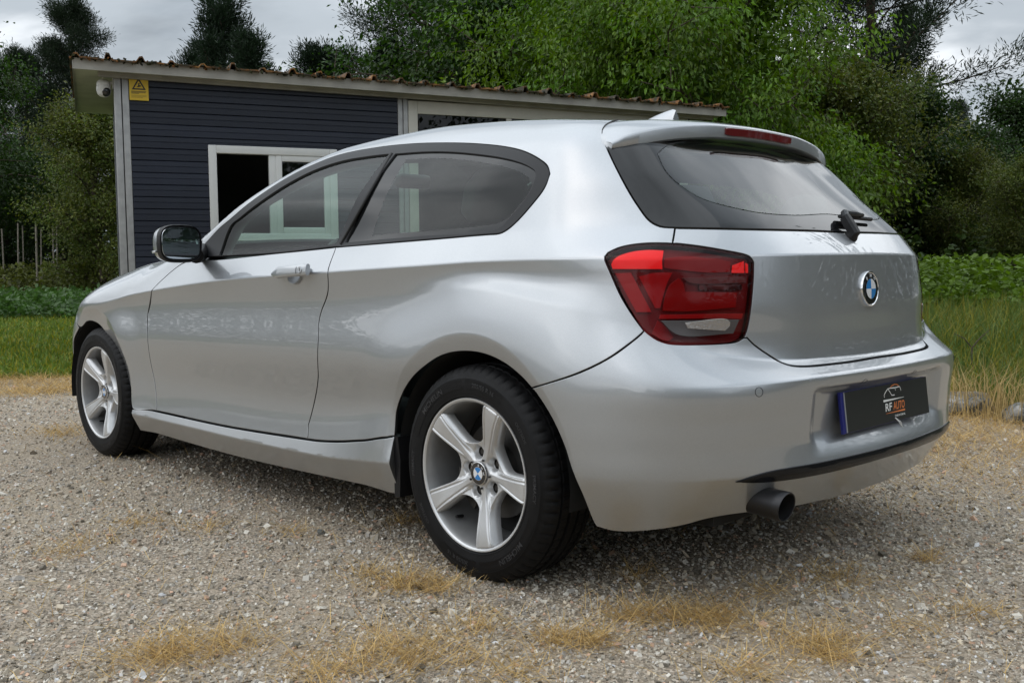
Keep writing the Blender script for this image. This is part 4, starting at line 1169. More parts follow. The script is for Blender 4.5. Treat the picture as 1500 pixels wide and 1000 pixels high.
# spokes point along the local -x axis at spin 0; turn so that one stands 23 degrees off the vertical
for x, y, sp, fr in ((0., .766, 67, False), (2.69, .752, 70, True)):
    build_wheel(x, y, 1, sp, fr); build_wheel(x, y, -1, sp, fr)
# ---- wheel wells, underbody
for wx in (0., 2.69):
    for s in (1, -1):
        V = []; k = 24
        for i in range(k+1):
            a = math.radians(-8+196*i/k)
            for yy in (.50, .843): V.append((wx+.362*math.cos(a), s*yy, .308+.362*math.sin(a)))
        Fc = [(2*i, 2*i+1, 2*i+3, 2*i+2) for i in range(k)]
        n0 = len(V); V.append((wx, s*.50, .308)); Fc += [(2*i, 2*i+2, n0) for i in range(k)]
        MB().add(V, Fc).obj('wheel_arch_liner', MAT['underbody'], car)
m = MB(); m.box(-.45, 3.15, -.50, .50, .165, .33); m.box(.40, 2.28, -.79, .79, .185, .30); m.box(-.64, -.452, -.60, .60, .225, .40); m.box(3.06, 3.25, -.7, .7, .2, .4)  # boxes kept low to cut light and deepen the shade below
m.obj('underbody', MAT['underbody'], car, smooth=False)
for s_ in (1, -1):       # sill end in front of each rear wheel
    V = [(x, s_*y, z) for x, z in ((.372, .185), (.345, .185), (.340, .30), (.352, .375), (.372, .375)) for y in (.79, .856)]
    MB().add(V, [(0, 2, 3, 1), (2, 4, 5, 3), (4, 6, 7, 5), (6, 8, 9, 7), (8, 0, 1, 9), (0, 8, 6, 4, 2), (1, 3, 5, 7, 9)]).obj('sill_end', MAT['black_plastic'], car, smooth=False)
# ---- inside: lining, seats, dashboard, steering wheel
side_l = [(.50, -.36), (.47, -.10), (.40, -.03), (-.43, -.03), (-.43, .14), (-.36, .30), (-.24, .50), (-.22, .56), (.9, .62), (1.05, .58), (1.35, .44), (1.7, .20), (1.85, .10), (1.85, -.36)]
lining = panel('side_lining', np.array(side_l), 'A', 'liner', car, holes=[to_A(np.vstack([H((505, 349), (505, 356.5), (723, 336)), qc[:1]*0+H((740, 322)), H((779, 275), (778, 256), (756, 244), (720, 235), (640, 229), (500, 240), (420, 274), (350, 326), (331, 360), (328, 371), (400, 364))]))], off=-.035, lip=0, gap=0, bev=0, res=.05, is2d=True, step=.03)
panel('roof_lining', np.vstack([sym(np.vstack([LT((1.04, 0.), (1.02, .25), (.98, .48)), LT((.7, .495), (.4, .50), (.1, .49), (-.1, .475), (-.23, .44), (-.265, .2)), LT((-.27, 0.))]))]), 'T', 'headliner', car, off=-.03, lip=0, gap=0, bev=0, res=.08, mirror=False, step=.05)
def soft(name, secs, mat, parent, n=20, e=.55, auto=50):
    """loft of rounded sections: (centre, half width across y, half thickness, direction)"""
    rows = []
    for c, wy, th, d in secs:
        c = np.asarray(c, float); d = np.asarray(d, float); d = d/np.linalg.norm(d)
        rows.append([c+np.array([0, 1, 0])*wy*math.copysign(abs(math.cos(q))**e, math.cos(q))+d*th*math.copysign(abs(math.sin(q))**e, math.sin(q)) for q in np.linspace(0, 2*math.pi, n, endpoint=False)])
    V = [p for r in rows for p in r]; Fc = [(i*n+j, i*n+(j+1) % n, (i+1)*n+(j+1) % n, (i+1)*n+j) for i in range(len(rows)-1) for j in range(n)]+[tuple(range(n)), tuple(range((len(rows)-1)*n, len(rows)*n))[::-1]]
    bm = bmesh.new(); vv = [bm.verts.new(v) for v in V]
    for f in Fc: bm.faces.new([vv[i] for i in f])
    bmesh.ops.recalc_face_normals(bm, faces=bm.faces[:])
    return MB().bm(bm).obj(name, MAT[mat], parent, auto=auto)
def seat(x, y, front=True):
    d = (1, 0, -.25); w = .25 if front else .27
    zt = 1.02 if front else .92
    s = soft('seat', [((x+.05, y, .42), w*.9, .09, (1, 0, 0)), ((x-.02, y, .60), w, .085, d), ((x-.10, y, .82), w*.95, .075, d), ((x-.17, y, zt-.06), w*.78, .06, d), ((x-.19, y, zt), w*.55, .04, d)], 'seat_cloth', car)
    soft('headrest', [((x-.195, y, zt+.03), .10, .035, d), ((x-.20, y, zt+.07), .135, .05, d), ((x-.21, y, zt+.15), .13, .048, d), ((x-.22, y, zt+.20), .09, .03, d)], 'seat_cloth', s)
    MB().tube([(x-.185, y-.05, zt-.04), (x-.20, y-.05, zt+.06)], .006, 8).obj('headrest_post', MAT['chrome_soft'], s)
    soft('seat_base', [((x+.06, y, .36), w, .08, (0, 0, 1)), ((x+.30, y, .37), w, .09, (0, 0, 1)), ((x+.52, y, .40), w*.9, .07, (0, 0, 1))], 'seat_cloth', s) if False else None
    m = MB().box(x-.02, x+.50, y-w, y+w, .28, .46, .05); m.obj('seat_base', MAT['seat_cloth'], s)
for s in (1, -1): seat(.62, s*.37)
for s in (1, -1): seat(-.14, s*.34, False)
dash = MB()
ys = np.linspace(-.70, .70, 21); rows = []
for y in ys:
    hood = .050*math.exp(-((y-.37)/.17)**2); pr = [(1.42, .58), (1.38, .72), (1.36, .84), (1.40, .885+hood), (1.50, .905+hood*1.1), (1.62, .91+hood*.5), (1.85, .93), (1.98, .95)]
    rows.append([(x, y, z) for x, z in pr])
n = len(rows[0]); dash.add([p for r in rows for p in r], [(i*n+j, i*n+j+1, (i+1)*n+j+1, (i+1)*n+j) for i in range(20) for j in range(n-1)])
dash.obj('dashboard', MAT['liner'], car)
c = np.array([1.20, .37, .84]); tl = math.radians(24); up = np.array([math.sin(tl), 0, math.cos(tl)]); wheel = MB()
wheel.tube([c+.185*(np.array([0, 1, 0])*math.cos(q)+up*math.sin(q)) for q in np.linspace(0, 2*math.pi, 49)], .016, 10, False)
sw_ = wheel.obj('steering_wheel', MAT['liner'], car)
m = MB(); fwd = np.array([math.cos(tl), 0, -math.sin(tl)])
for q in (0, math.pi, -math.pi/2): m.tube([c+fwd*.02, c+fwd*.01+.18*(np.array([0, 1, 0])*math.cos(q)+up*math.sin(q))], [.03, .014], 8)
m.tube([c-fwd*.015, c+fwd*.05], [.07, .075], 20); m.obj('wheel_hub', MAT['liner'], sw_)
MB().box(1.30, 1.36, -.085, .085, 1.235, 1.295, .018).obj('rear_view_mirror', MAT['black_plastic'], car)
m = MB().box(-.46, -.20, -.52, .52, .86, .875, .004); m.obj('parcel_shelf', MAT['liner'], car)
m = MB().box(-.58, 2.0, -.70, .70, .295, .32); m.obj('cabin_floor', MAT['liner'], car, smooth=False)
# ---------------------------------------------------------------- places from picture points
def ground_at(px, py, z=0.):
    return on_plane([(px, py)], 2, z)[0]
def at_depth(px, py, dep):
    d = _f + _r*((px-IMW/2)/FPX) - _u*((py-IMH/2)/FPX); return CAMP + d*dep
def below(px, dep):
    p = at_depth(px, 386, dep); return np.array([p[0], p[1], 0.])
_fh = _f*[1, 1, 0]; _fh /= np.linalg.norm(_fh); _rh = np.array([_fh[1], -_fh[0], 0.])
def cam_uv(P): d = P-CAMP; return d@_fh, d@_rh          # depth, lateral on the ground
def from_uv(dep, lat): return CAMP*[1, 1, 0] + np.outer(np.atleast_1d(dep), _fh) + np.outer(np.atleast_1d(lat), _rh)

# ---------------------------------------------------------------- materials of the place
def mat_gravel():
    m, nt, N, L, p = new_mat('gravel')
    tc = N.new('ShaderNodeTexCoord')
    def noise(s, d=5, r=.6):
        n = N.new('ShaderNodeTexNoise'); n.inputs['Scale'].default_value = s; n.inputs['Detail'].default_value = d; n.inputs['Roughness'].default_value = r; L.new(tc.outputs['Object'], n.inputs[0]); return n
    v = N.new('ShaderNodeTexVoronoi'); v.inputs['Scale'].default_value = 130; L.new(tc.outputs['Object'], v.inputs[0])
    v2 = N.new('ShaderNodeTexVoronoi'); v2.inputs['Scale'].default_value = 55; L.new(tc.outputs['Object'], v2.inputs[0])
    r = N.new('ShaderNodeValToRGB'); e = r.color_ramp.elements
    e[0].position = 0; e[0].color = (.15, .13, .105, 1); e[1].position = 1; e[1].color = (0.593, 0.524, 0.435, 1)
    for q, c in ((.35, (0.291, 0.243, 0.185, 1)), (.6, (0.365, 0.308, 0.240, 1)), (.8, (0.410, 0.329, 0.250, 1))): x = e.new(q); x.color = c
    sp = N.new('ShaderNodeSeparateXYZ'); L.new(v.outputs['Color'], sp.inputs[0]); L.new(sp.outputs[0], r.inputs[0])
    # dusty fines with shapes of their own
    nb = noise(1.1, 6); rb = N.new('ShaderNodeValToRGB'); rb.color_ramp.elements[0].position = .42; rb.color_ramp.elements[1].position = .66; L.new(nb.outputs[0], rb.inputs[0])
    mx = N.new('ShaderNodeMixRGB'); mx.inputs[2].default_value = (0.376, 0.311, 0.230, 1); L.new(r.outputs[0], mx.inputs[1])
    sc = N.new('ShaderNodeMath'); sc.operation = 'MULTIPLY'; sc.inputs[1].default_value = .7; L.new(rb.outputs[0], sc.inputs[0]); L.new(sc.outputs[0], mx.inputs[0])
    L.new(mx.outputs[0], p.inputs['Base Color']); p.inputs['Roughness'].default_value = .92; p.inputs['Specular IOR Level'].default_value = .2
    b = N.new('ShaderNodeBump'); b.inputs['Strength'].default_value = .9; b.inputs['Distance'].default_value = .006
    ad = N.new('ShaderNodeMath'); ad.operation = 'ADD'; L.new(v.outputs['Distance'], ad.inputs[0]); L.new(v2.outputs['Distance'], ad.inputs[1])
    L.new(ad.outputs[0], b.inputs['Height']); L.new(b.outputs[0], p.inputs['Normal'])
    return m
def mat_tint(name, rough=.85, spec=.2, trans=0., mul=1., noise=0.):
    m, nt, N, L, p = new_mat(name)
    a = N.new('ShaderNodeAttribute'); a.attribute_name = 'tint'
    p.inputs['Roughness'].default_value = rough; p.inputs['Specular IOR Level'].default_value = spec
    L.new(a.outputs['Color'], p.inputs['Base Color'])
    if trans:
        t = N.new('ShaderNodeBsdfTranslucent'); mx = N.new('ShaderNodeMixShader'); mx.inputs[0].default_value = trans
        hs = N.new('ShaderNodeHueSaturation'); hs.inputs['Value'].default_value = 1.5; hs.inputs['Saturation'].default_value = 1.1; L.new(a.outputs['Color'], hs.inputs['Color']); L.new(hs.outputs[0], t.inputs[0])
        L.new(p.outputs[0], mx.inputs[1]); L.new(t.outputs[0], mx.inputs[2]); L.new(mx.outputs[0], N['Material Output'].inputs[0])
    return m
mat_gravel(); mat_tint('stone_chips', .9); mat_tint('leaf', .5, .35, .28); mat_tint('needle', .6, .25, .12); mat_tint('grass_blade', .6, .25, .25); mat_tint('straw', .75, .2, .2)
simple('field_soil', (.055, .070, .022), .95, noise=.5, nscale=3)
simple('bark', (.075, .055, .040), .9, noise=.4, nscale=14, bump=.9, bscale=30)
simple('pine_bark', (.095, .065, .048), .9, noise=.5, nscale=9, bump=1., bscale=25)
simple('siding', (.017, .021, .034), .42, noise=.10, nscale=3, spec=.4)
def vary(name, amt):
    nt = MAT[name].node_tree; N = nt.nodes; L = nt.links; p = N['Principled BSDF']; src = p.inputs['Base Color'].links[0].from_socket
    oi = N.new('ShaderNodeObjectInfo'); mr = N.new('ShaderNodeMapRange'); mr.inputs[3].default_value = 1-amt; mr.inputs[4].default_value = 1+amt; L.new(oi.outputs['Random'], mr.inputs[0])
    vm = N.new('ShaderNodeVectorMath'); vm.operation = 'SCALE'; L.new(src, vm.inputs[0]); L.new(mr.outputs[0], vm.inputs['Scale']); L.new(vm.outputs[0], p.inputs['Base Color'])
vary('siding', .16)
simple('siding_joint', (.012, .014, .022), .7)
simple('galvanised', (.36, .36, .355), .48, .35, noise=.14, nscale=12)
simple('flashing', (.33, .315, .28), .6, .1, noise=.18, nscale=5)
simple('soffit', (.56, .57, .46), .7, noise=.12, nscale=4)
simple('frame_white', (.66, .66, .64), .38, noise=.03, nscale=6)
simple('frame_cream', (.50, .48, .42), .45, noise=.06, nscale=6)
simple('room_dark', (.020, .019, .016), .9)
simple('room_wall', (.30, .30, .28), .9)
simple('camera_white', (.70, .70, .69), .3)
simple('sign_yellow', (.62, .42, .03), .5)
simple('sign_black', (.02, .02, .018), .5)
simple('wood_grey', (.25, .22, .18), .9, noise=.3, nscale=20)
simple('cable_black', (.02, .02, .02), .6)
simple('concrete', (.30, .29, .27), .9, noise=.15, nscale=6)
def mat_rust():
    m, nt, N, L, p = new_mat('rusty_sheet')
    tc = N.new('ShaderNodeTexCoord'); n = N.new('ShaderNodeTexNoise'); n.inputs['Scale'].default_value = 5; n.inputs['Detail'].default_value = 8; n.inputs['Roughness'].default_value = .7; L.new(tc.outputs['Object'], n.inputs[0])
    r = N.new('ShaderNodeValToRGB'); e = r.color_ramp.elements; e[0].position = .30; e[0].color = (.020, .020, .013, 1); e[1].position = .74; e[1].color = (.36, .35, .33, 1)
    for q, c in ((.46, (.045, .035, .018, 1)), (.54, (.17, .075, .022, 1)), (.62, (.30, .15, .04, 1))): x = e.new(q); x.color = c
    L.new(n.outputs[0], r.inputs[0]); L.new(r.outputs[0], p.inputs['Base Color']); p.inputs['Roughness'].default_value = .85
    b = N.new('ShaderNodeBump'); b.inputs['Strength'].default_value = .6; b.inputs['Distance'].default_value = .01; L.new(n.outputs[0], b.inputs['Height']); L.new(b.outputs[0], p.inputs['Normal'])
mat_rust()
def mat_rock():
    m, nt, N, L, p = new_mat('rock')
    tc = N.new('ShaderNodeTexCoord'); n = N.new('ShaderNodeTexNoise'); n.inputs['Scale'].default_value = 9; n.inputs['Detail'].default_value = 9; n.inputs['Roughness'].default_value = .75; L.new(tc.outputs['Object'], n.inputs[0])
    r = N.new('ShaderNodeValToRGB'); e = r.color_ramp.elements; e[0].position = .36; e[0].color = (.035, .036, .03, 1); e[1].position = .62; e[1].color = (.40, .39, .37, 1); x = e.new(.5); x.color = (.15, .15, .135, 1)
    L.new(n.outputs[0], r.inputs[0]); L.new(r.outputs[0], p.inputs['Base Color']); p.inputs['Roughness'].default_value = .95
    b = N.new('ShaderNodeBump'); b.inputs['Strength'].default_value = .8; b.inputs['Distance'].default_value = .02; L.new(n.outputs[0], b.inputs['Height']); L.new(b.outputs[0], p.inputs['Normal'])
mat_rock()

# ---------------------------------------------------------------- ground
g = 400.
tag(mesh_obj('field', [(-g, -g, -.006), (g, -g, -.006), (g, g, -.006), (-g, g, -.006)], [(0, 1, 2, 3)], MAT['field_soil']), kind='structure')
lot_edge = [(-60, 557), (0, 556), (60, 553), (105, 552), (170, 548), (300, 545), (420, 548), (560, 556), (700, 562), (850, 566), (1000, 572), (1150, 580), (1300, 588), (1400, 594), (1500, 607), (1600, 622)]
E = [ground_at(*p) for p in lot_edge]
LOT = np.array([(e[0], e[1]) for e in E] + [(-1.0, -6.2), (-4, -7.5), (-14, -6), (-18, 6), (-10, 16), (2, 17), (10, 9), (9.4, 4)])
LOT = smooth_loop(LOT, .18, 75); LOT = LOT + RNG.normal(0, .03, LOT.shape)
V2, T, nb = fill([LOT], .45)
a_, b_, c_ = V2[T[:, 0]], V2[T[:, 1]], V2[T[:, 2]]; fl = ((b_-a_)[:, 0]*(c_-a_)[:, 1]-(b_-a_)[:, 1]*(c_-a_)[:, 0]) < 0; T[fl] = T[fl][:, ::-1]
lot = mesh_obj('gravel_lot', np.column_stack([V2, np.zeros(len(V2))]), T, MAT['gravel']); tag(lot, kind='structure')

def scatter_boxes(n, P, size, flat, tint, name, jit=.28):
    """n angular chips: jittered cubes"""
    base = np.array([(x, y, z) for x in (-1, 1) for y in (-1, 1) for z in (-1, 1)], float)*.5
    q = np.array([(0, 1, 3), (0, 3, 2), (4, 6, 7), (4, 7, 5), (0, 4, 5), (0, 5, 1), (2, 3, 7), (2, 7, 6), (0, 2, 6), (0, 6, 4), (1, 5, 7), (1, 7, 3)])
    B = base[None]+RNG.uniform(-jit, jit, (n, 8, 3)); B *= np.stack([np.ones(n), RNG.uniform(.6, 1, n), flat], -1)[:, None]
    A = RNG.normal(size=(n, 4)); A[:, 1:3] *= .35; A /= np.linalg.norm(A, axis=1, keepdims=True); w, x, y, z = A.T
    R = np.stack([1-2*(y*y+z*z), 2*(x*y-z*w), 2*(x*z+y*w), 2*(x*y+z*w), 1-2*(x*x+z*z), 2*(y*z-x*w), 2*(x*z-y*w), 2*(y*z+x*w), 1-2*(x*x+y*y)], -1).reshape(n, 3, 3)
    V = np.einsum('nij,nkj->nki', R, B)*size[:, None, None]+P[:, None]
    Tt = (q[None]+(np.arange(n)*8)[:, None, None]).reshape(-1, 3)
    return big_mesh(name, V.reshape(-1, 3), Tt, MAT['stone_chips'], colors=np.repeat(tint, 8, 0))
def chips():
    n = 170000; dep = 1.15*np.exp(RNG.uniform(0, 1, n)*math.log(10.5/1.15)); lat = RNG.uniform(-.66, .66, n)*dep
    P = from_uv(dep, lat); ok = inside(P[:, :2], LOT); dep = dep[ok]; P = P[ok]; n = len(P)
    # bare dusty patches carry fewer chips
    f = np.sin(P[:, 0]*2.1+1.3*np.sin(P[:, 1]*1.7))*np.sin(P[:, 1]*2.6+P[:, 0]*.9)
    keep = RNG.uniform(0, 1, n) < .55+.45*sstep(-.5, .35, f); P = P[keep]; dep = dep[keep]; n = len(P)
    s = np.clip(RNG.lognormal(math.log(.0050), .42, n), .0025, .020)*(1+.10*np.maximum(dep-2, 0)); P[:, 2] = s*.16
    pal = np.array([(.36, .33, .285), (.25, .22, .185), (.50, .48, .445), (.13, .118, .10), (.70, .69, .67), (.44, .30, .225), (.31, .295, .28), (.44, .385, .31)])
    k = RNG.choice(8, n, p=[.28, .20, .16, .08, .025, .055, .11, .09]); t = np.minimum(pal[k]*np.array([1.30, 1.27, 1.20]), .70)*RNG.uniform(.8, 1.15, (n, 1))
    return tag(scatter_boxes(n, P, s, RNG.uniform(.4, .75, n), t, 'gravel_chips'), 'loose grey and tan gravel chips covering the lot', kind='stuff')
chips()

# ---------------------------------------------------------------- blades of grass
def blades(name, P, hgt, wid, lean, tint, mat, label, flat=False):
    n = len(P); a = RNG.uniform(0, 2*math.pi, n); d = np.stack([np.cos(a), np.sin(a), 0*a], -1); b = RNG.uniform(0, 2*math.pi, n); wv = np.stack([np.cos(b), np.sin(b), 0*b], -1)*wid[:, None]
    up = np.zeros((n, 3)); up[:, 2] = hgt
    L1 = P+up*.55*np.cos(lean*.5)[:, None]+d*(hgt*.5*np.sin(lean*.5))[:, None]
    if flat: L1 = P+up*(.10+.42*np.cos(lean))[:, None]+d*(hgt*.5*np.sin(lean))[:, None]
    L2 = P+up*np.cos(lean)[:, None]*.98+d*(hgt*np.sin(lean))[:, None]
    V = np.stack([P-wv, P+wv, L1-wv*.8, L1+wv*.8, L2], 1)
    q = np.array([(0, 1, 3), (0, 3, 2), (2, 3, 4)]); T = (q[None]+(np.arange(n)*5)[:, None, None]).reshape(-1, 3)
    c = np.repeat(tint, 5, 0)
    return tag(big_mesh(name, V.reshape(-1, 3), T, MAT[mat], colors=c), label, kind='stuff')
def greens(n, base, var=.3, yellow=.15):
    t = np.array(base)[None]*RNG.uniform(1-var, 1+var, (n, 1)); y = RNG.uniform(0, 1, n) < yellow; t[y] = t[y]*np.array([2.2, 1.35, .9]); return t
def wedge(n, d0, d1, px0, px1, pw=1.0):
    dep = d0*np.exp(RNG.uniform(0, 1, n)**pw*math.log(d1/d0)); lat = (RNG.uniform(px0, px1, n)-750)/1464*dep; return from_uv(dep, lat), dep
def lawn():
    P, dep = wedge(105000, 7.2, 30, -500, 520); ok = ~inside(P[:, :2], LOT); P, dep = P[ok], dep[ok]; n = len(P); P[:, 2] = -.006
    h_ = RNG.uniform(.04, .105, n)*(1+dep*.012); return blades('lawn_grass', P, h_, .0035*(1+dep*.09), RNG.uniform(.1, .9, n), greens(n, (.130, .195, .034), .35, .25), 'grass_blade', 'short green grass of the lawn beside the cabin')
lawn()
def meadow():
    P, dep = wedge(95000, 5.6, 26, 950, 2000); ok = ~inside(P[:, :2], LOT); P, dep = P[ok], dep[ok]; n = len(P); P[:, 2] = -.006
    ramp = sstep(5.6, 9, dep); h_ = RNG.uniform(.18, .62, n)*(.35+.65*ramp)
    return blades('meadow_grass', P, h_, .0028*(1+dep*.10), RNG.uniform(.05, .8, n), greens(n, (.095, .145, .032), .35, .35), 'grass_blade', 'tall pale green meadow grass behind the gravel')
meadow()
def straw():
    Ps = []; spots = [(262, 955, .17, 330), (235, 965, .10, 150), (345, 948, .09, 130), (590, 858, .13, 240), (640, 862, .09, 140), (540, 842, .07, 60), (560, 955, .15, 230), (620, 962, .17, 330), (700, 918, .10, 110), (480, 990, .12, 200),
             (1045, 908, .12, 330), (985, 905, .09, 130), (925, 905, .10, 190), (1200, 945, .14, 260), (1215, 962, .09, 140), (820, 940, .07, 150), (870, 940, .07, 150), (1320, 925, .14, 130), (1430, 900, .12, 120), (1225, 850, .14, 170), (1360, 820, .07, 90),
             (90, 636, .20, 160), (60, 577, .35, 260), (20, 575, .3, 200), (95, 572, .25, 200), (130, 800, .12, 60), (430, 780, .10, 60), (200, 768, .1, 60), (95, 812, .1, 60), (640, 770, .08, 60), (1090, 985, .1, 140), (750, 990, .1, 120), (930, 845, .07, 60), (300, 775, .12, 60), (590, 765, .07, 50), (1130, 870, .1, 60)]
    for px, py, r, k in spots:
        c = ground_at(px, py); r = r*.9
        q = RNG.normal(0, r*.62, (int(k*1.6), 2))*np.sqrt(RNG.uniform(.05, 1.9, (int(k*1.6), 1))); Ps.append(np.column_stack([c[0]+q[:, 0], c[1]+q[:, 1], np.full(len(q), .002)]))
    k = 9500; px = RNG.uniform(1180, 1640, k); py = 588+np.abs(RNG.normal(0, 1, k))*62+(px-1180)*.02
    Ps.append(np.array([ground_at(a, b) for a, b in zip(px, py)]))
    k = 2200; px = RNG.uniform(-80, 130, k); py = 553+np.abs(RNG.normal(0, 1, k))*11
    Ps.append(np.array([ground_at(a, b) for a, b in zip(px, py)]))
    k = 2600; P, dep = wedge(k, 1.3, 6, -100, 1600); Ps.append(P)
    P = np.vstack(Ps); n = len(P); P[:, 2] = .003; dep = np.array([cam_uv(p)[0] for p in P])
    cl = .5+.5*np.sin(P[:, 0]*7+P[:, 1]*5)
    t = np.array([.60, .42, .175])[None]*RNG.uniform(.55, 1.25, (n, 1))*np.array([1, 1, 1]); br = RNG.uniform(0, 1, n) < .2; t[br] *= np.array([.62, .55, .5])
    h_ = RNG.uniform(.03, .12, n)*np.where(dep > 4.6, 1.4, 1); return blades('dry_grass', P, h_, .00062*(1+dep*.2), RNG.uniform(.95, 1.55, n), t, 'straw', 'straw coloured dry grass tufts in the gravel', True)
straw()
def tall_straw():
    c = [ground_at(px, py) for px, py in ((1405, 604), (1440, 606), (1462, 612), (1488, 618), (1385, 600), (1420, 612))]; Ps = []
    for q in c: Ps.append(q+np.column_stack([RNG.normal(0, .12, 70), RNG.normal(0, .12, 70), np.zeros(70)]))
    P = np.vstack(Ps); n = len(P); t = np.array([.50, .37, .17])[None]*RNG.uniform(.6, 1.15, (n, 1))
    blades('dry_stalks', P, RNG.uniform(.12, .42, n), np.full(n, .0022), RNG.uniform(.1, .8, n), t, 'straw', 'tall dry stalks at the edge of the meadow')
tall_straw()

# ---------------------------------------------------------------- rocks and single stones
def rock(name, c, r, label, mat='rock', seed=1, cat='rock', sub=3):
    bm = bmesh.new(); bmesh.ops.create_icosphere(bm, subdivisions=sub, radius=1); rg = np.random.default_rng(seed); ks = rg.normal(size=(7, 3)); ph = rg.uniform(0, 6, 7)
    for v in bm.verts:
        p = np.array(v.co); f = 1+sum(.09*math.sin(2.2*(k@p)+q) for k, q in zip(ks, ph)); v.co = Vector(p*f*np.array(r))
        if v.co.z < -r[2]*.35: v.co.z = -r[2]*.35
    o = MB().bm(bm).obj(name, MAT[mat], None, smooth=False); o.location = (c[0], c[1], r[2]*.30); return tag(o, label, cat)
rock('boulder', ground_at(1412, 604), (.20, .16, .085), 'low lichen covered boulder in dry grass beside the rear bumper', seed=3)
rock('boulder', ground_at(1494, 618), (.115, .11, .085), 'smaller rounded boulder with pale top among dry stalks', seed=5)
rock('pebble', ground_at(471, 781), (.019, .016, .013), 'dark stone lying alone on gravel in front of the sill', seed=8, sub=1, cat='stone')
simple('pale_stone', (.46, .455, .45), .9, noise=.2, nscale=60)
simple('brown_stone', (.20, .17, .14), .9, noise=.3, nscale=50)
rock('pebble', ground_at(1441, 902), (.020, .015, .010), 'flat pale stone on gravel behind the exhaust', 'pale_stone', 9, 'stone', 1)
rock('pebble', ground_at(238, 873), (.013, .010, .007), 'small white stone between straw tufts', 'pale_stone', 10, 'stone', 1)
# ---------------------------------------------------------------- cabin
CORN = at_depth(186, 386, 9.3)*np.array([1, 1, 0])              # front left corner on the ground
_wd = math.radians(-44.1-67.0); WD = np.array([math.cos(_wd), math.sin(_wd), 0]); WN = np.array([-WD[1], WD[0], 0])
if WN@(CAMP-CORN) < 0: WN = -WN
def wall_pt(px, py, off=0.):
    """picture point -> (along the wall, height) on the front wall plane"""
    d = pxray([(px, py)])[0]; t = ((CORN+WN*off-CAMP)@WN)/(d@WN); P = CAMP+d*t; return float((P-CORN)@WD), float(P[2])
cabin = tag(empty('cabin', tuple(CORN)), 'dark blue clad site cabin with rusty corrugated roof behind the car', 'cabin')
cabin.rotation_euler = (0, 0, math.atan2(WD[1], WD[0]))
# local axes: x along the wall, y = into the building if WN is -y
sgn = 1.0 if (np.array([-WD[1], WD[0], 0])@WN) < 0 else -1.0      # +sgn*y local = inwards
def cbox(name, x0, x1, y0, y1, z0, z1, mat, parent=cabin, bev=.0):
    """y: metres inwards from the wall face (negative = proud of it)"""
    a, b = sorted((sgn*y0, sgn*y1)); return MB().box(x0, x1, a, b, z0, z1, bev).obj(name, MAT[mat], parent, smooth=bool(bev), auto=30)
zt_l = wall_pt(190, 113)[1]; x_b = wall_pt(590, 150)[0]; x_end = wall_pt(1046, 168)[0]; zt_r = wall_pt(1000, 172)[1]
EAVE = max(zt_l, zt_r)+.03; SL = (zt_r-zt_l)/x_end
win = [wall_pt(304.5, 212.5), wall_pt(493, 222.5), wall_pt(330, 353)]
wx0, wx1, wz1, wz0 = win[0][0], win[1][0], win[0][1], win[2][1]
CD = 2.5
# planks of the front wall, cut round the window
ph = .112; z = .10; k = 0
while z < EAVE-.005:
    z1 = min(z+ph, EAVE)
    spans = [(.075, x_b-.06, z, z1)]
    if z1 > wz0 and z < wz1:
        spans = [(.075, wx0+.01, z, z1), (wx1-.01, x_b-.06, z, z1)]
        if z1 > wz1: spans.append((wx0+.01, wx1-.01, wz1-.02, z1))
        if z < wz0: spans.append((wx0+.01, wx1-.01, z, wz0+.02))
    for a, b, za, zb_ in spans:
        V = []; lip = .006
        for x in (a, b):
            for y, zz in ((.02, za), (.002, za), (-.004, za+.004), (-.004, za+(zb_-za)*.46), (.0005, za+(zb_-za)*.49), (.0005, za+(zb_-za)*.53), (-.003, za+(zb_-za)*.56), (-.002, zb_-.009), (.004, zb_-.003), (.02, zb_-.003)): V.append((x, sgn*y, zz))
        n = 10; Fc = [(i, (i+1) % n, n+(i+1) % n, n+i) for i in range(n)]+[tuple(range(n))[::-1], tuple(range(n, 2*n))]
        if sgn < 0: Fc = [f[::-1] for f in Fc]
        MB().add(V, Fc).obj('plank', MAT['siding'], cabin, smooth=False)
    z = z1; k += 1
cbox('front_wall', .05, wx0+.02, .021, .06, .05, EAVE, 'siding_joint'); cbox('front_wall', wx1-.02, x_b, .021, .06, .05, EAVE, 'siding_joint')
cbox('front_wall', wx0+.02, wx1-.02, .021, .06, .05, wz0+.01, 'siding_joint'); cbox('front_wall', wx0+.02, wx1-.02, .021, .06, wz1-.01, EAVE, 'siding_joint')
cbox('side_wall', .0, .05, .06, CD, .05, EAVE, 'siding'); cbox('side_wall', x_end-.35, x_end-.30, .06, CD, .05, EAVE, 'siding'); cbox('back_wall', .0, x_end-.30, CD, CD+.05, .05, EAVE, 'room_wall')
cbox('floor', .0, x_end-.30, .0, CD, .0, .10, 'concrete'); cbox('ceiling', .05, x_end-.35, .06, CD, EAVE-.02, EAVE, 'room_wall')
cbox('partition', x_b-.02, x_b+.02, .07, CD, .1, EAVE-.02, 'room_dark')
# posts
pz = EAVE+.0
for nm, a, b, y0 in (('corner_post', -.055, .005, -.012), ('corner_post', .012, .072, -.008), ('wall_post', x_b-.055, x_b-.004, -.008), ('wall_post', x_b+.002, x_b+.05, -.012)):
    cbox(nm, a, b, y0, .05, .02, pz, 'galvanised', bev=.006)
cbox('corner_return', -.056, -.008, .05, .12, .02, pz, 'galvanised')
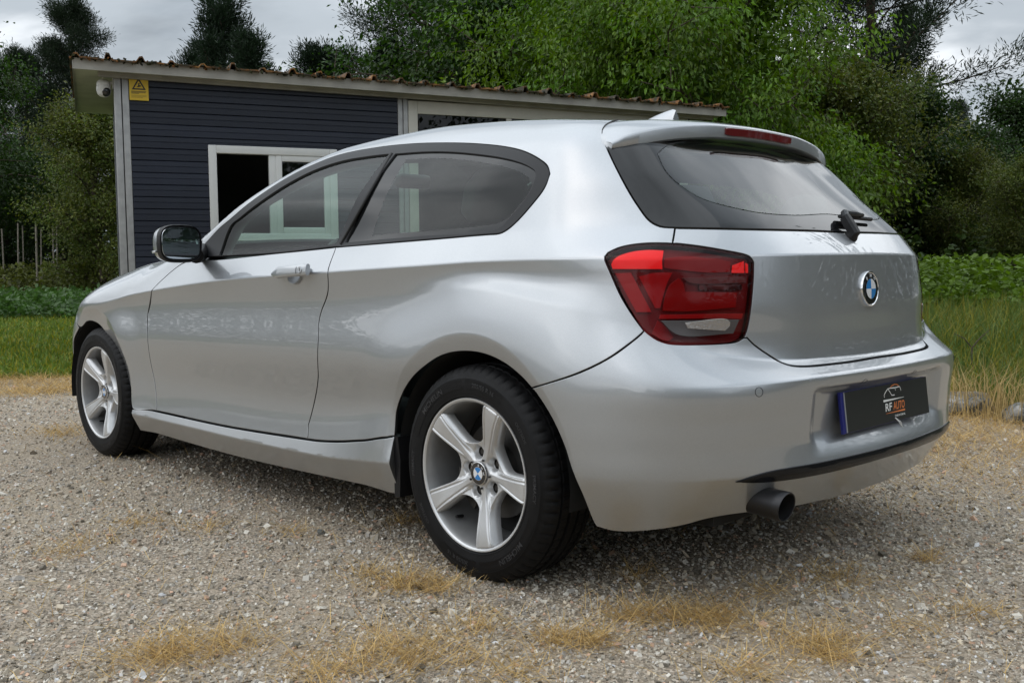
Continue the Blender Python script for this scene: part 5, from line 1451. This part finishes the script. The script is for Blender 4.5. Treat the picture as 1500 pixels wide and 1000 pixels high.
# window: outer frame, fixed dark half with the sash slid open, glazed sash
fw = .075
for nm, a, b, z0, z1 in (('frame_side', wx0, wx0+fw, wz0, wz1), ('frame_side', wx1-fw, wx1, wz0, wz1), ('frame_head', wx0+fw, wx1-fw, wz1-fw, wz1), ('frame_sill', wx0+fw, wx1-fw, wz0, wz0+fw)):
    pass
wf = cbox('window', wx0, wx0+fw, -.022, .05, wz0, wz1, 'frame_white', bev=.005); tag(wf, 'white framed sliding window, one half open')
for nm, a, b, z0, z1 in (('frame_side', wx1-fw, wx1, wz0, wz1), ('frame_head', wx0+fw, wx1-fw, wz1-fw, wz1), ('frame_sill', wx0+fw, wx1-fw, wz0, wz0+fw)):
    cbox(nm, a, b, -.0215, .05, z0, z1, 'frame_white', wf, .005)
wm = wall_pt(393.5, 228)[0]; wm2 = wall_pt(403.5, 228)[0]
cbox('mullion', wm, wm2, -.010, .045, wz0+fw, wz1-fw, 'frame_white', wf, .004)
s0, s1 = wm2, wx1-fw; sf = .06
cbox('sash_side', s0, s0+sf, -.014, .03, wz0+fw, wz1-fw, 'frame_white', wf, .006); cbox('sash_side', s1-sf, s1, -.014, .03, wz0+fw, wz1-fw, 'frame_white', wf, .006)
cbox('sash_head', s0+sf, s1-sf, -.0135, .03, wz1-fw-sf, wz1-fw, 'frame_white', wf, .006); cbox('sash_sill', s0+sf, s1-sf, -.0135, .03, wz0+fw, wz0+fw+sf, 'frame_white', wf, .006)
glassy('cabin_glass', (.55, .57, .56), 1.55); glassy('brown_glass', (.20, .18, .14), 1.5)
cbox('pane', s0+sf, s1-sf, .008, .014, wz0+fw+sf, wz1-fw-sf, 'cabin_glass', wf)
# second bay: cream framed glazing
bx0, bx1 = x_b+.055, x_end-.36; bz1 = zt_l+SL*x_end*.6-.02; bf = .10
bay = cbox('bay_window', bx0, bx0+bf, -.010, .05, .1, bz1, 'frame_cream', bev=.004); tag(bay, 'cream framed glazing with brown glass')
cbox('frame_head', bx0+bf, bx1, -.0095, .05, bz1-bf*1.3, bz1, 'frame_cream', bay, .004); cbox('frame_side', bx1-bf, bx1, -.010, .05, .1, bz1-bf*1.3, 'frame_cream', bay, .004)
cbox('frame_sill', bx0+bf, bx1-bf, -.0095, .05, .1, .95, 'frame_cream', bay, .004)
nb_ = 3
for i in range(1, nb_):
    xx = bx0+(bx1-bx0)*i/nb_; cbox('mullion', xx-.03, xx+.03, -.005, .045, .95, bz1-bf*1.3, 'frame_cream', bay, .004)
for i in range(nb_):
    a = bx0+(bx1-bx0)*i/nb_+(.03 if i else bf); b = bx0+(bx1-bx0)*(i+1)/nb_-(.03 if i < nb_-1 else bf); cbox('pane', a, b, .012, .018, .95, bz1-bf*1.3, 'brown_glass', bay)
# soffit, flashing and corrugated roof
LX = wall_pt(107, 92, .16)[0]; RX = x_end+.05
zs = zt_l+.022
def tilt(o):
    for v in o.data.vertices: v.co.z += SL*v.co.x
    return o
so = MB(); V = [(LX, -sgn*.16, zs), (RX, -sgn*.16, zs), (RX, sgn*(CD+.3), zs+.02), (LX, sgn*(CD+.3), zs+.02)]
V += [(x, y, zz+.03) for x, y, zz in V]
so.add(V, [(3, 2, 1, 0), (4, 5, 6, 7), (0, 1, 5, 4), (1, 2, 6, 5), (2, 3, 7, 6), (3, 0, 4, 7)] if sgn > 0 else [(0, 1, 2, 3), (7, 6, 5, 4), (4, 5, 1, 0), (5, 6, 2, 1), (6, 7, 3, 2), (7, 4, 0, 3)])
tilt(so.obj('soffit', MAT['soffit'], cabin, smooth=False))
tilt(cbox('roof_flashing', LX+.005, RX, -.172, -.158, zs-.012, zs+.085, 'flashing')); tilt(cbox('roof_flashing', LX-.008, LX+.004, -.172, CD+.3, zs-.012, zs+.085, 'flashing'))
tilt(cbox('eave_rail', LX+.20, RX-.1, -.060, -.022, zs-.045, zs-.002, 'flashing'))
def corrugated():
    pit = .272; x0 = LX-.03; x1 = RX+.03; xs = []; x = x0; i = 0
    prof = []
    while x < x1:
        j = RNG.normal(0, .006); hh = .040+RNG.normal(0, .008)
        prof += [(x, 0), (x+.012, 0.), (x+.030+j, hh), (x+.058+j, hh+.002), (x+.080+j, .002), (x+.16, .006)]
        x += pit
    n = len(prof); zb = zs+.10; yb0, yb1 = -.215, CD+.34; V = []
    for yy, dz in ((yb0, -.012), (yb0+.25, 0.), (yb1, .10)):
        for i, (px, pz_) in enumerate(prof): V.append((px, sgn*(yy+(RNG.normal(0, .006) if yy == yb0 else 0)), zb+dz+pz_+(RNG.normal(0, .003) if yy == yb0 else 0)))
    m2 = len(V)
    V += [(x_, y_, z_-.014) for x_, y_, z_ in V]
    Fc = []
    for r in range(2):
        for i in range(n-1):
            Fc.append((r*n+i, r*n+i+1, (r+1)*n+i+1, (r+1)*n+i)); Fc.append((m2+r*n+i, m2+(r+1)*n+i, m2+(r+1)*n+i+1, m2+r*n+i+1))
    for i in range(n-1): Fc.append((i, m2+i, m2+i+1, i+1))
    Fc.append((0, n, m2+n, m2)); Fc.append((n, 2*n, m2+2*n, m2+n))
    if sgn < 0: Fc = [f[::-1] for f in Fc]
    rf = tilt(MB().add(V, Fc).obj('roof', MAT['rusty_sheet'], cabin, smooth=False)); tag(rf, 'rusty mossy corrugated roof sheets')
    # moss cushions and rust flakes along the eave
    n = 420; P = np.column_stack([RNG.uniform(x0, x1, n), sgn*(yb0+RNG.uniform(-.006, .05, n)), zb-.012+RNG.uniform(-.020, .012, n)])
    t = np.array([(.040, .042, .018), (.022, .022, .014), (.15, .065, .02), (.06, .045, .02)])[RNG.choice(4, n, p=[.4, .33, .12, .15])]*RNG.uniform(.7, 1.3, (n, 1))
    o = scatter_boxes(n, P, RNG.uniform(.008, .026, n), RNG.uniform(.4, .8, n), t, 'moss'); o.parent = cabin; o['kind'] = 'stuff'; tilt(o)
corrugated()
# warning sign on the wall
def cab_world(x, y, z): return Vector(CORN)+Vector(WD)*x-Vector(WN)*y+Vector((0, 0, z))
def build_sign():
    a = wall_pt(188.5, 110.5, .02); b = wall_pt(218, 148, .02); w = b[0]-a[0]; hgt = a[1]-b[1]; cx, cz = (a[0]+b[0])/2, (a[1]+b[1])/2
    s = empty('warning_sign', cab_world(cx, -.02, cz)); s.rotation_euler = cabin.rotation_euler; tag(s, 'yellow surveillance warning sign with black triangle on the cabin wall', 'sign')
    MB().box(-w/2, w/2, -.0015, .0015, -hgt/2, hgt/2).obj('sign_board', MAT['sign_yellow'], s, smooth=False)
    y = -sgn*.0022
    def poly(pts, mat, nm, yy=y):
        MB().add([(p[0], yy, p[1]) for p in pts], [tuple(range(len(pts)))]).obj(nm, MAT[mat], s, smooth=False)
    t = [(0, hgt*.42), (-w*.37, -hgt*.07), (w*.37, -hgt*.07)]; ti = [(0, hgt*.30), (-w*.245, -hgt*.015), (w*.245, -hgt*.015)]
    tb = []; V = [(p[0], y, p[1]) for p in t+ti]; MB().add(V, [(0, 1, 4, 3), (1, 2, 5, 4), (2, 0, 3, 5)]).obj('sign_triangle', MAT['sign_black'], s, smooth=False)
    poly([(-w*.13, hgt*.02), (w*.10, hgt*.06), (w*.13, hgt*.115), (-w*.02, hgt*.11)], 'sign_black', 'sign_pictogram'); poly([(-.004*1, hgt*.10), (.006, hgt*.10), (.006, hgt*.19), (-.004, hgt*.19)], 'sign_black', 'sign_pictogram'); poly([(-w*.06, hgt*.18), (w*.07, hgt*.18), (w*.07, hgt*.195), (-w*.06, hgt*.195)], 'sign_black', 'sign_pictogram')
    for i, (z0, l) in enumerate(((-.13, .78), (-.17, .74), (-.21, .40), (-.30, .8), (-.34, .78), (-.38, .6))): poly([(-w*.40, hgt*z0), (-w*.40+w*l, hgt*z0), (-w*.40+w*l, hgt*(z0-(.022 if i < 3 else .010))), (-w*.40, hgt*(z0-(.022 if i < 3 else .010)))], 'sign_black', 'sign_line')
build_sign()
# security camera on the corner post
def build_cctv():
    x, z = wall_pt(152, 129, -.10); c = cab_world(x, .10, z); s = empty('security_camera', c); s.rotation_euler = cabin.rotation_euler; tag(s, 'white dome security camera on a short arm at the cabin corner', 'camera')
    r = .062; m = MB(); prof = [(0.0001, .078), (.035, .074), (.058, .055), (.062, .035), (.062, .018), (.060, .012), (.064, .010), (.064, -.03), (.055, -.06), (.035, -.080), (.0001, -.088)]
    n = 28; V = [(q*math.cos(2*math.pi*j/n), q*math.sin(2*math.pi*j/n), zz) for q, zz in prof for j in range(n)]
    m.add(V, [(i*n+j, (i+1)*n+j, (i+1)*n+(j+1) % n, i*n+(j+1) % n) for i in range(len(prof)-1) for j in range(n)]); m.obj('camera_body', MAT['camera_white'], s, auto=50)
    bm = bmesh.new(); bmesh.ops.create_uvsphere(bm, u_segments=20, v_segments=14, radius=.047); MB().bm(bm, Matrix.Translation((.012, -sgn*.026, -.034)) @ Matrix.Diagonal((.95, .9, 1.05, 1))).obj('camera_lens', MAT['gloss_black'], s)
    MB().tube([(0, 0, .045), (.06, 0, .050), (-x-.056, 0, .050)], [.016, .015, .020], 10).obj('camera_arm', MAT['camera_white'], s)
    MB().box(-x-.064, -x-.056, -.035, .035, -.01, .10, .003).obj('camera_plate', MAT['camera_white'], s)
    MB().tube([(-.01, 0, .07), (-.004, 0, .098)], [.006, .005], 8).obj('camera_aerial', MAT['camera_white'], s)
build_cctv()

# ---------------------------------------------------------------- trees
LEAF6 = np.array([(0, 0, 0), (.30, .35, .05), (.34, .62, .04), (0, 1.05, -.04), (-.34, .62, .04), (-.30, .35, .05)]); LT4 = np.array([(0, 1, 2), (0, 2, 3), (0, 3, 4), (0, 4, 5)])
def rotmats(fwd, n, roll):
    f = fwd/np.linalg.norm(fwd, axis=1, keepdims=True); r = np.cross(f, np.array([0, 0, 1.])+1e-3); r /= np.linalg.norm(r, axis=1, keepdims=True); u = np.cross(r, f)
    c, s = np.cos(roll)[:, None], np.sin(roll)[:, None]; r2 = r*c+u*s; u2 = -r*s+u*c
    return np.stack([r2, f, u2], -1)
def leaf_mesh(name, C, Fw, size, tint, mat='leaf', wide=1., quad=False):
    n = len(C); M = rotmats(Fw, n, RNG.normal(0, .9, n)); L = LEAF6*np.array([wide, 1, 1])
    if quad: L = LEAF6[[0, 2, 3, 4]]*np.array([wide, 1, 1]); q = np.array([(0, 1, 2), (0, 2, 3)])
    else: q = LT4
    V = np.einsum('nij,kj->nki', M, L)*size[:, None, None]+C[:, None]; k = len(L)
    T = (q[None]+(np.arange(n)*k)[:, None, None]).reshape(-1, 3)
    return V.reshape(-1, 3), T, np.repeat(tint, k, 0)
def grow(height, trunk_r, spread, crown0, nbr, rg, up=.5, twigs=5, droop=0.):
    """trunk and limbs; returns builder, limb tips and points along limbs"""
    m = MB(); tr = []; n = 9
    for i in range(n): t = i/(n-1); tr.append(np.array([.05*height*math.sin(2.2*t+rg.uniform(0, .3))*t, .04*height*math.sin(3*t)*t, height*.93*t]))
    m.tube(tr, [trunk_r*(1-.85*i/(n-1))+.01 for i in range(n)], 9)
    tips = []
    for b in range(nbr):
        t = crown0+(1-crown0)*((b+.5)/nbr)**.9; base = np.array([np.interp(t, np.linspace(0, 1, n), [p[k] for p in tr]) for k in range(3)])
        a = b*2.4+rg.uniform(-.4, .4); prof = math.sin(math.pi*min(1, .18+.80*(t-crown0)/(1-crown0)))**.6
        L = spread*prof*rg.uniform(.75, 1.15); el = up*rg.uniform(.5, 1.3)+.25*(t-crown0)
        d = np.array([math.cos(a)*math.cos(el), math.sin(a)*math.cos(el), math.sin(el)]); p = base; pts = [p]; q = 5
        for s in range(q): d = d+rg.normal(0, .14, 3)-np.array([0, 0, droop*.12]); d /= np.linalg.norm(d); p = p+d*L/q; pts.append(p)
        r0 = trunk_r*.38*(1-.6*t); m.tube(pts, [r0*(1-.85*s/q)+.006 for s in range(q+1)], 6)
        for s in range(2, q+1):
            tips.append((pts[s], d, .7 if s < q else 1.))
            for w in range(twigs):
                dd = d*.6+rg.normal(0, .62, 3); dd /= np.linalg.norm(dd); e = pts[s]+dd*L*.26*rg.uniform(.6, 1.2); tips.append((e, dd, 1.))
                if w < 2: m.tube([pts[s], e], [.010+r0*.15, .005], 4, False)
    return m, tips
def broadleaf(seed, height, spread, crown0, nbr, per, leaf, base, tr=.16, var=.35, cl=.34, wide=1., droop=.35, up=.5, twigs=5, quad=False):
    rg = np.random.default_rng(seed); m, tips = grow(height, tr, spread, crown0, nbr, rg, up, twigs, droop)
    C = []; Fw = []; tint = []; 
    for p, d, w in tips:
        k = int(per*w); off = rg.normal(0, cl*.55, (k, 3))*np.array([1, 1, .62]); C.append(p+off); ff = off*.5+d*.3+rg.normal(0, .35, (k, 3)); ff[:, 2] -= droop; Fw.append(ff)
        tint.append(np.array(base)[None]*rg.uniform(.62, 1.35)*rg.uniform(1-var, 1+var, (k, 1))*np.array([1+rg.uniform(-.12, .25), 1, 1-rg.uniform(0, .3)]))
    C = np.vstack(C); Fw = np.vstack(Fw); tint = np.vstack(tint); sz = leaf*rg.uniform(.65, 1.25, len(C))
    # leaves further in, on the older wood: they close the crown
    q = rg.choice(len(C), int(len(C)*.30), replace=False); I = C[q].copy(); I[:, :2] *= rg.uniform(.35, .85, (len(q), 1)); I[:, 2] += rg.normal(0, .25, len(q))
    C = np.vstack([C, I]); Fw = np.vstack([Fw, rg.normal(0, 1, (len(q), 3))]); tint = np.vstack([tint, tint[q]]); sz = np.concatenate([sz, leaf*rg.uniform(1.3, 2.0, len(q))])
    V, T, c = leaf_mesh('crown', C, Fw, sz, tint, wide=wide, quad=quad)
    cr = big_mesh('crown', V, T, MAT['leaf'], colors=c); tk = m.obj('trunk', MAT['bark'], None, auto=60)
    md = (cr.data, tk.data); bpy.data.objects.remove(cr); bpy.data.objects.remove(tk); return md
def pine(seed, height, spread, crown0, nbr, per, base, tr=.16, nl=.16, bare=0., up=.25, tuft=.22):
    rg = np.random.default_rng(seed); m = MB(); n = 9; tr_ = []
    for i in range(n): t = i/(n-1); tr_.append(np.array([.03*height*math.sin(2.5*t+seed)*t, .025*height*math.sin(3.1*t+seed)*t, height*t]))
    m.tube(tr_, [tr*(1-.9*i/(n-1))+.012 for i in range(n)], 9); C = []; Fw = []; tint = []
    for b in range(nbr):
        t = crown0+(1-crown0)*(b+.5)/nbr; base_p = np.array([np.interp(t, np.linspace(0, 1, n), [p[k] for p in tr_]) for k in range(3)])
        a = b*2.399+rg.uniform(-.5, .5); f = (1-t)/(1-crown0); L = spread*(.22+.95*f**.75)*rg.uniform(.55, 1.2)*(.65 if f > .9 else 1); el = up+.5*(1-f)+rg.normal(0, .12)
        d = np.array([math.cos(a)*math.cos(el), math.sin(a)*math.cos(el), math.sin(el)]); p = base_p; pts = [p]; q = 6
        for s in range(q): d = d+rg.normal(0, .10, 3)+np.array([0, 0, .05]); d /= np.linalg.norm(d); p = p+d*L/q; pts.append(p)
        m.tube(pts, [.030*(L/spread)*(1-.8*s/q)+.007 for s in range(q+1)], 5, False)
        if rg.uniform() < bare: continue
        for s in range(2, q+1):
            for w in range(3 if s < q else 4):
                dd = d+rg.normal(0, .55, 3); dd[2] += .35; dd /= np.linalg.norm(dd); e = pts[s]+dd*L*.16*rg.uniform(.3, 1.1)
                k = per; off = rg.normal(0, tuft*.55, (k, 3)); C.append(e+off*np.array([1, 1, .8])); ff = dd*.6+off/tuft+rg.normal(0, .65, (k, 3)); ff[:, 2] += .35; Fw.append(ff)
                tint.append(np.array(base)[None]*rg.uniform(.6, 1.3)*rg.uniform(.75, 1.25, (k, 1)))
    C = np.vstack(C); Fw = np.vstack(Fw); tint = np.vstack(tint)
    V, T, c = leaf_mesh('crown', C, Fw, nl*rg.uniform(.7, 1.3, len(C)), tint, wide=.24, quad=True)
    cr = big_mesh('crown', V, T, MAT['needle'], colors=c); tk = m.obj('trunk', MAT['pine_bark'], None, auto=60)
    md = (cr.data, tk.data); bpy.data.objects.remove(cr); bpy.data.objects.remove(tk); return md
def plant(md, name, px, dep, sc, label, cat, rot=0., group=None, z=0., P=None):
    P = below(px, dep) if P is None else np.array(P); o = empty(name, (P[0], P[1], z)); o.rotation_euler = (0, 0, rot); o.scale = (sc,)*3; tag(o, label, cat, group)
    obj_from(md[0], 'crown', o); obj_from(md[1], 'trunk', o); return o
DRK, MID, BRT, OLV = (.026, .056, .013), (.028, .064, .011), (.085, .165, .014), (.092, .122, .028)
B_bright = broadleaf(1, 7.0, 3.3, .16, 30, 64, .105, BRT, .17, cl=.42, wide=.58, droop=.55, up=.45, twigs=6)
B_mid = broadleaf(2, 9.0, 3.6, .22, 24, 40, .12, MID, .20, cl=.55, wide=.9, droop=.2, up=.55, quad=True, twigs=6)
B_olive = broadleaf(3, 6.0, 2.4, .06, 24, 42, .085, OLV, .12, cl=.42, wide=.8, droop=.1, up=.7, quad=True, twigs=6)
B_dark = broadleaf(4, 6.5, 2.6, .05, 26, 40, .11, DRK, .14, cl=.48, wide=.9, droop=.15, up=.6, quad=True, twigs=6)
P_tall = pine(5, 13.0, 3.2, .30, 58, 62, (.021, .036, .016), .20, .17, .0, .12, .36)
P_young = pine(6, 7.0, 1.7, .18, 48, 30, (.020, .038, .017), .12, .16, 0., .45, .24)
P_thin = pine(7, 11.0, 2.3, .42, 36, 38, (.024, .036, .017), .13, .17, .30, .25, .26)
def clear_of(px): return px
# left group
plant(P_tall, 'pine_tree', 132, 34, .72, 'tall dark pine rising behind the cabin roof corner', 'tree', .3)
plant(P_tall, 'pine_tree', 50, 38, .66, 'broad dark pine behind the fence stakes', 'tree', 1.9)
plant(P_thin, 'pine_tree', 8, 33, .66, 'thin sparse pine with forked top behind the fence stakes', 'tree', .9)
plant(P_thin, 'pine_tree', 88, 44, .92, 'slender pine showing bare stem between darker pines', 'tree', 2.9)
plant(B_dark, 'broadleaf_tree', 20, 30, .62, 'dark green leafy tree at the end of the field', 'tree', .5)
plant(B_dark, 'broadleaf_tree', 95, 29, .60, 'dark leafy tree beneath the pines behind the stakes', 'tree', 2.2)
plant(B_olive, 'broadleaf_tree', 152, 24, .75, 'grey green leafy tree beside the cabin corner post', 'tree', 1.1)
plant(B_olive, 'broadleaf_tree', 222, 30, .93, 'grey green tree with feathery top showing over the cabin roof', 'tree', 4.1)
# behind the roof
for px, dep, sc, rt, lb in ((348, 33, 1.28, .2, 'tall young pine with pointed top above the middle of the cabin roof'), (385, 31, 1.06, 1.4, 'shorter dense pine beside the pointed pine above the roof'), (306, 36, 1.16, 2.5, 'young pine leaning left of the pointed pine above the roof'), (460, 32, 1.04, 3.3, 'young pine next to the round topped pine above the roof'), (515, 34, 1.08, .7, 'round topped young pine above the roof'), (580, 30, 1.00, 1.9, 'young pine half hidden by leafy branches above the roof')):
    plant(P_young, 'pine_tree', px, dep, sc, lb, 'tree', rt)
plant(B_mid, 'broadleaf_tree', 752, 24, .92, 'tall mid green leafy tree behind the cabin', 'tree', 3.3)
plant(B_mid, 'broadleaf_tree', 690, 29, 1.05, 'dark leafy tree left of the tall leafy tree behind the cabin', 'tree', .4)
plant(P_tall, 'pine_tree', 622, 36, 1.02, 'very tall pine rising behind the leafy trees at the cabin', 'tree', 4.1)
plant(B_mid, 'broadleaf_tree', 830, 26, 1.05, 'mid green tree between the tall leafy tree and the bright one', 'tree', 2.)
plant(B_bright, 'broadleaf_tree', 880, 18.2, .88, 'bright green drooping tree behind the end of the cabin roof', 'tree', 2.6)
plant(B_bright, 'broadleaf_tree', 1045, 16.0, .80, 'large bright green drooping tree beyond the cabin end', 'tree', .4)
for px, dep, sc, lb in ((960, 27, .85, 'dark tree filling the gap behind the end of the cabin'), (1050, 24, .8, 'dark tree behind the large bright tree'), (1130, 27, .85, 'dark tree behind the bright tree towards the open pine'), (760, 30, .95, 'dark tree low behind the cabin roof')):
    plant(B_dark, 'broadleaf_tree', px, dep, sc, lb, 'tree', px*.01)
# right group
plant(P_tall, 'pine_tree', 1268, 24, .90, 'big open pine with long side branch behind the meadow', 'tree', 1.0)
plant(P_thin, 'pine_tree', 1318, 27, .66, 'thin pine with hanging lower branches behind the meadow', 'tree', 2.4)
plant(B_olive, 'broadleaf_tree', 1245, 18, .72, 'olive green bushy tree behind the rear window of the car', 'tree', .6)
plant(B_dark, 'broadleaf_tree', 1330, 20, .62, 'dark green bushy tree beyond the meadow', 'tree', 1.7)
plant(B_olive, 'broadleaf_tree', 1405, 19, .46, 'low olive bush at the back of the meadow', 'bush', 2.7)
plant(B_dark, 'broadleaf_tree', 1420, 24, .58, 'dark rounded tree right behind the low olive bush', 'tree', 4.)
plant(P_thin, 'pine_tree', 1398, 40, .62, 'small distant pine with flat open crown against the bright cloud', 'tree', .3)
plant(B_olive, 'broadleaf_tree', 1500, 17, .42, 'yellow green bush at the meadow edge under the distant trees', 'bush', 3.9)
plant(B_dark, 'broadleaf_tree', 1500, 30, .86, 'tall dark tree at the end of the overhead cable', 'tree', .2)
plant(B_dark, 'broadleaf_tree', 1180, 21, .70, 'dark tree between the bright green tree and the olive one', 'tree', 5.)
plant(B_mid, 'broadleaf_tree', 1570, 22, .45, 'mid green tree beyond the yellow green bush', 'tree', 2.5)
plant(B_mid, 'broadleaf_tree', -70, 27, .75, 'mid green tree past the end of the fence stakes', 'tree', 2.5)
# wood all round, seen between the trees and reflected in the car
def wood():
    rg = np.random.default_rng(21); C = []; Fw = []; tint = []
    n = 46000; a = rg.uniform(0, 2*math.pi, n); r = rg.uniform(46, 62, n)
    ph = rg.uniform(0, 6, 9); top = 6.5+sum(1.1*np.sin(a*k*3.3+ph[k]) for k in range(1, 6))+rg.uniform(0, 1, n)**3*2.0
    behind = np.cos(a-math.radians(-44+180)) > -.1       # nearer belt on the photographer's side
    r = np.where(behind, r+4, r); top = np.where(behind, top*.62, top*.80)
    near_blocker = np.abs((a-math.radians(190)+math.pi) % (2*math.pi)-math.pi) < math.radians(82); r = np.where(near_blocker, r-30, r); top = np.where(near_blocker, top*1.35, top)  # unseen belt moved in and raised to darken reflections and cut low light
    z = top*rg.uniform(0, 1, n)**.8; C = np.column_stack([CAMP[0]+r*np.cos(a), CAMP[1]+r*np.sin(a), z])
    tint = np.array([.022, .044, .012])[None]*rg.uniform(.5, 1.5, (n, 1))
    q = 4; C = np.repeat(C, q, 0)+rg.normal(0, .45, (n*q, 3)); tint = np.repeat(tint, q, 0)*rg.uniform(.75, 1.25, (n*q, 1)); C[:, 2] = np.maximum(C[:, 2], .05); n *= q
    V, T, c = leaf_mesh('wood', C, rg.normal(size=(n, 3)), rg.uniform(.20, .42, n), tint, quad=True)
    tag(big_mesh('wood', V, T, MAT['leaf'], colors=c), 'far dark green wood surrounding the clearing, with an unseen nearer belt added to cut light', kind='stuff')
wood()
# low growth: crop rows on the left, bracken and weeds
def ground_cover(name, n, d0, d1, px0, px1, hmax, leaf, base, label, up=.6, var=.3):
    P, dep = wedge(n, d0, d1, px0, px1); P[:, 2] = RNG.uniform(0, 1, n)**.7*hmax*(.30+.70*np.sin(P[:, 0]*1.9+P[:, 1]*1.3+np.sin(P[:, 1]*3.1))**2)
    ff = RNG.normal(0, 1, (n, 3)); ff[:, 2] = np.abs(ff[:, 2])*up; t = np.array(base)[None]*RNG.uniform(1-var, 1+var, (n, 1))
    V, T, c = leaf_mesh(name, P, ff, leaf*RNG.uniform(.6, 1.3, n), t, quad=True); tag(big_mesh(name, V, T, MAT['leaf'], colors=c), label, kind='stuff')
ground_cover('crop_plants', 15000, 17, 24, -160, 330, .45, .11, (.065, .130, .030), 'low green leafy crop growing behind the lawn')
ground_cover('bracken', 34000, 12.5, 19, 1180, 1780, .95, .095, (.115, .190, .022), 'bright green bracken between meadow and bushes', .4)
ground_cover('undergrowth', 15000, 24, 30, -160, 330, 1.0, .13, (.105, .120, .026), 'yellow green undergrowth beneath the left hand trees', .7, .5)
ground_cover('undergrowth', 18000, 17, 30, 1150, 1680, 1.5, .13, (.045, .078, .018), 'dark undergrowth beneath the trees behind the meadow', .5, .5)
ground_cover('undergrowth', 9000, 16, 30, 330, 1150, 1.6, .17, (.028, .055, .015), 'dark undergrowth behind the cabin', .5, .5)
# fence stakes
for i, (px, top, dep, lb) in enumerate(((26, 327, 25.5, 'pale stake standing first in the row, beside another stake'), (33, 330, 27, 'thinner stake just behind the first pale stake'), (53, 328, 24.5, 'thickest grey stake, leaning slightly, in the middle of the row'), (60, 333, 27, 'short stake just behind the thickest stake'),
                                     (77, 332, 25.5, 'grey stake of the pair next to the leafy tree'), (83, 332, 26, 'pale stake of the pair next to the leafy tree'), (3, 335, 26, 'stake at the far end of the row in undergrowth'))):
    b = below(px, dep); t = at_depth(px+RNG.uniform(-1, 1), top, dep); r = .030 if i == 2 else .022
    o = MB().tube([(0, 0, 0), tuple((t-b)*.5+RNG.normal(0, .008, 3)), tuple(t-b)], [r, r*.95, r*.85], 8).obj('fence_stake', MAT['wood_grey'], None, auto=50); o.location = tuple(b); tag(o, lb, 'stake', 'fence stakes at the end of the field')
# thin dead sapling in the meadow
b = ground_at(1425, 565); sap = empty('dead_sapling', (b[0], b[1], 0)); tag(sap, 'thin dark leafless sapling with forked top in the tall grass', 'sapling')
k_ = cam_uv(b)[0]/1464
def sp(dx, dy): return tuple(_rh*dx*k_+np.array([0, 0, dy*k_]))
m = MB().tube([sp(0, 0), sp(-2, 30), sp(-3, 56)], [.010, .008, .006], 6); m.obj('stem', MAT['bark'], sap)
MB().tube([sp(-3, 56), sp(-14, 70), sp(-30, 78)], [.005, .004, .002], 5).obj('twig', MAT['bark'], sap); MB().tube([sp(-3, 56), sp(8, 70), sp(24, 84)], [.005, .004, .002], 5).obj('twig', MAT['bark'], sap)
# overhead cable
A = at_depth(1150, 232, 28.); B = at_depth(1600, 219, 34.); pts = [A+(B-A)*t-np.array([0, 0, .25*4*t*(1-t)]) for t in np.linspace(-.8, 1.6, 25)]
tag(MB().tube(pts, .013, 5, False).obj('overhead_cable', MAT['cable_black'], None), 'thin dark overhead cable crossing in front of the right hand trees', 'cable')
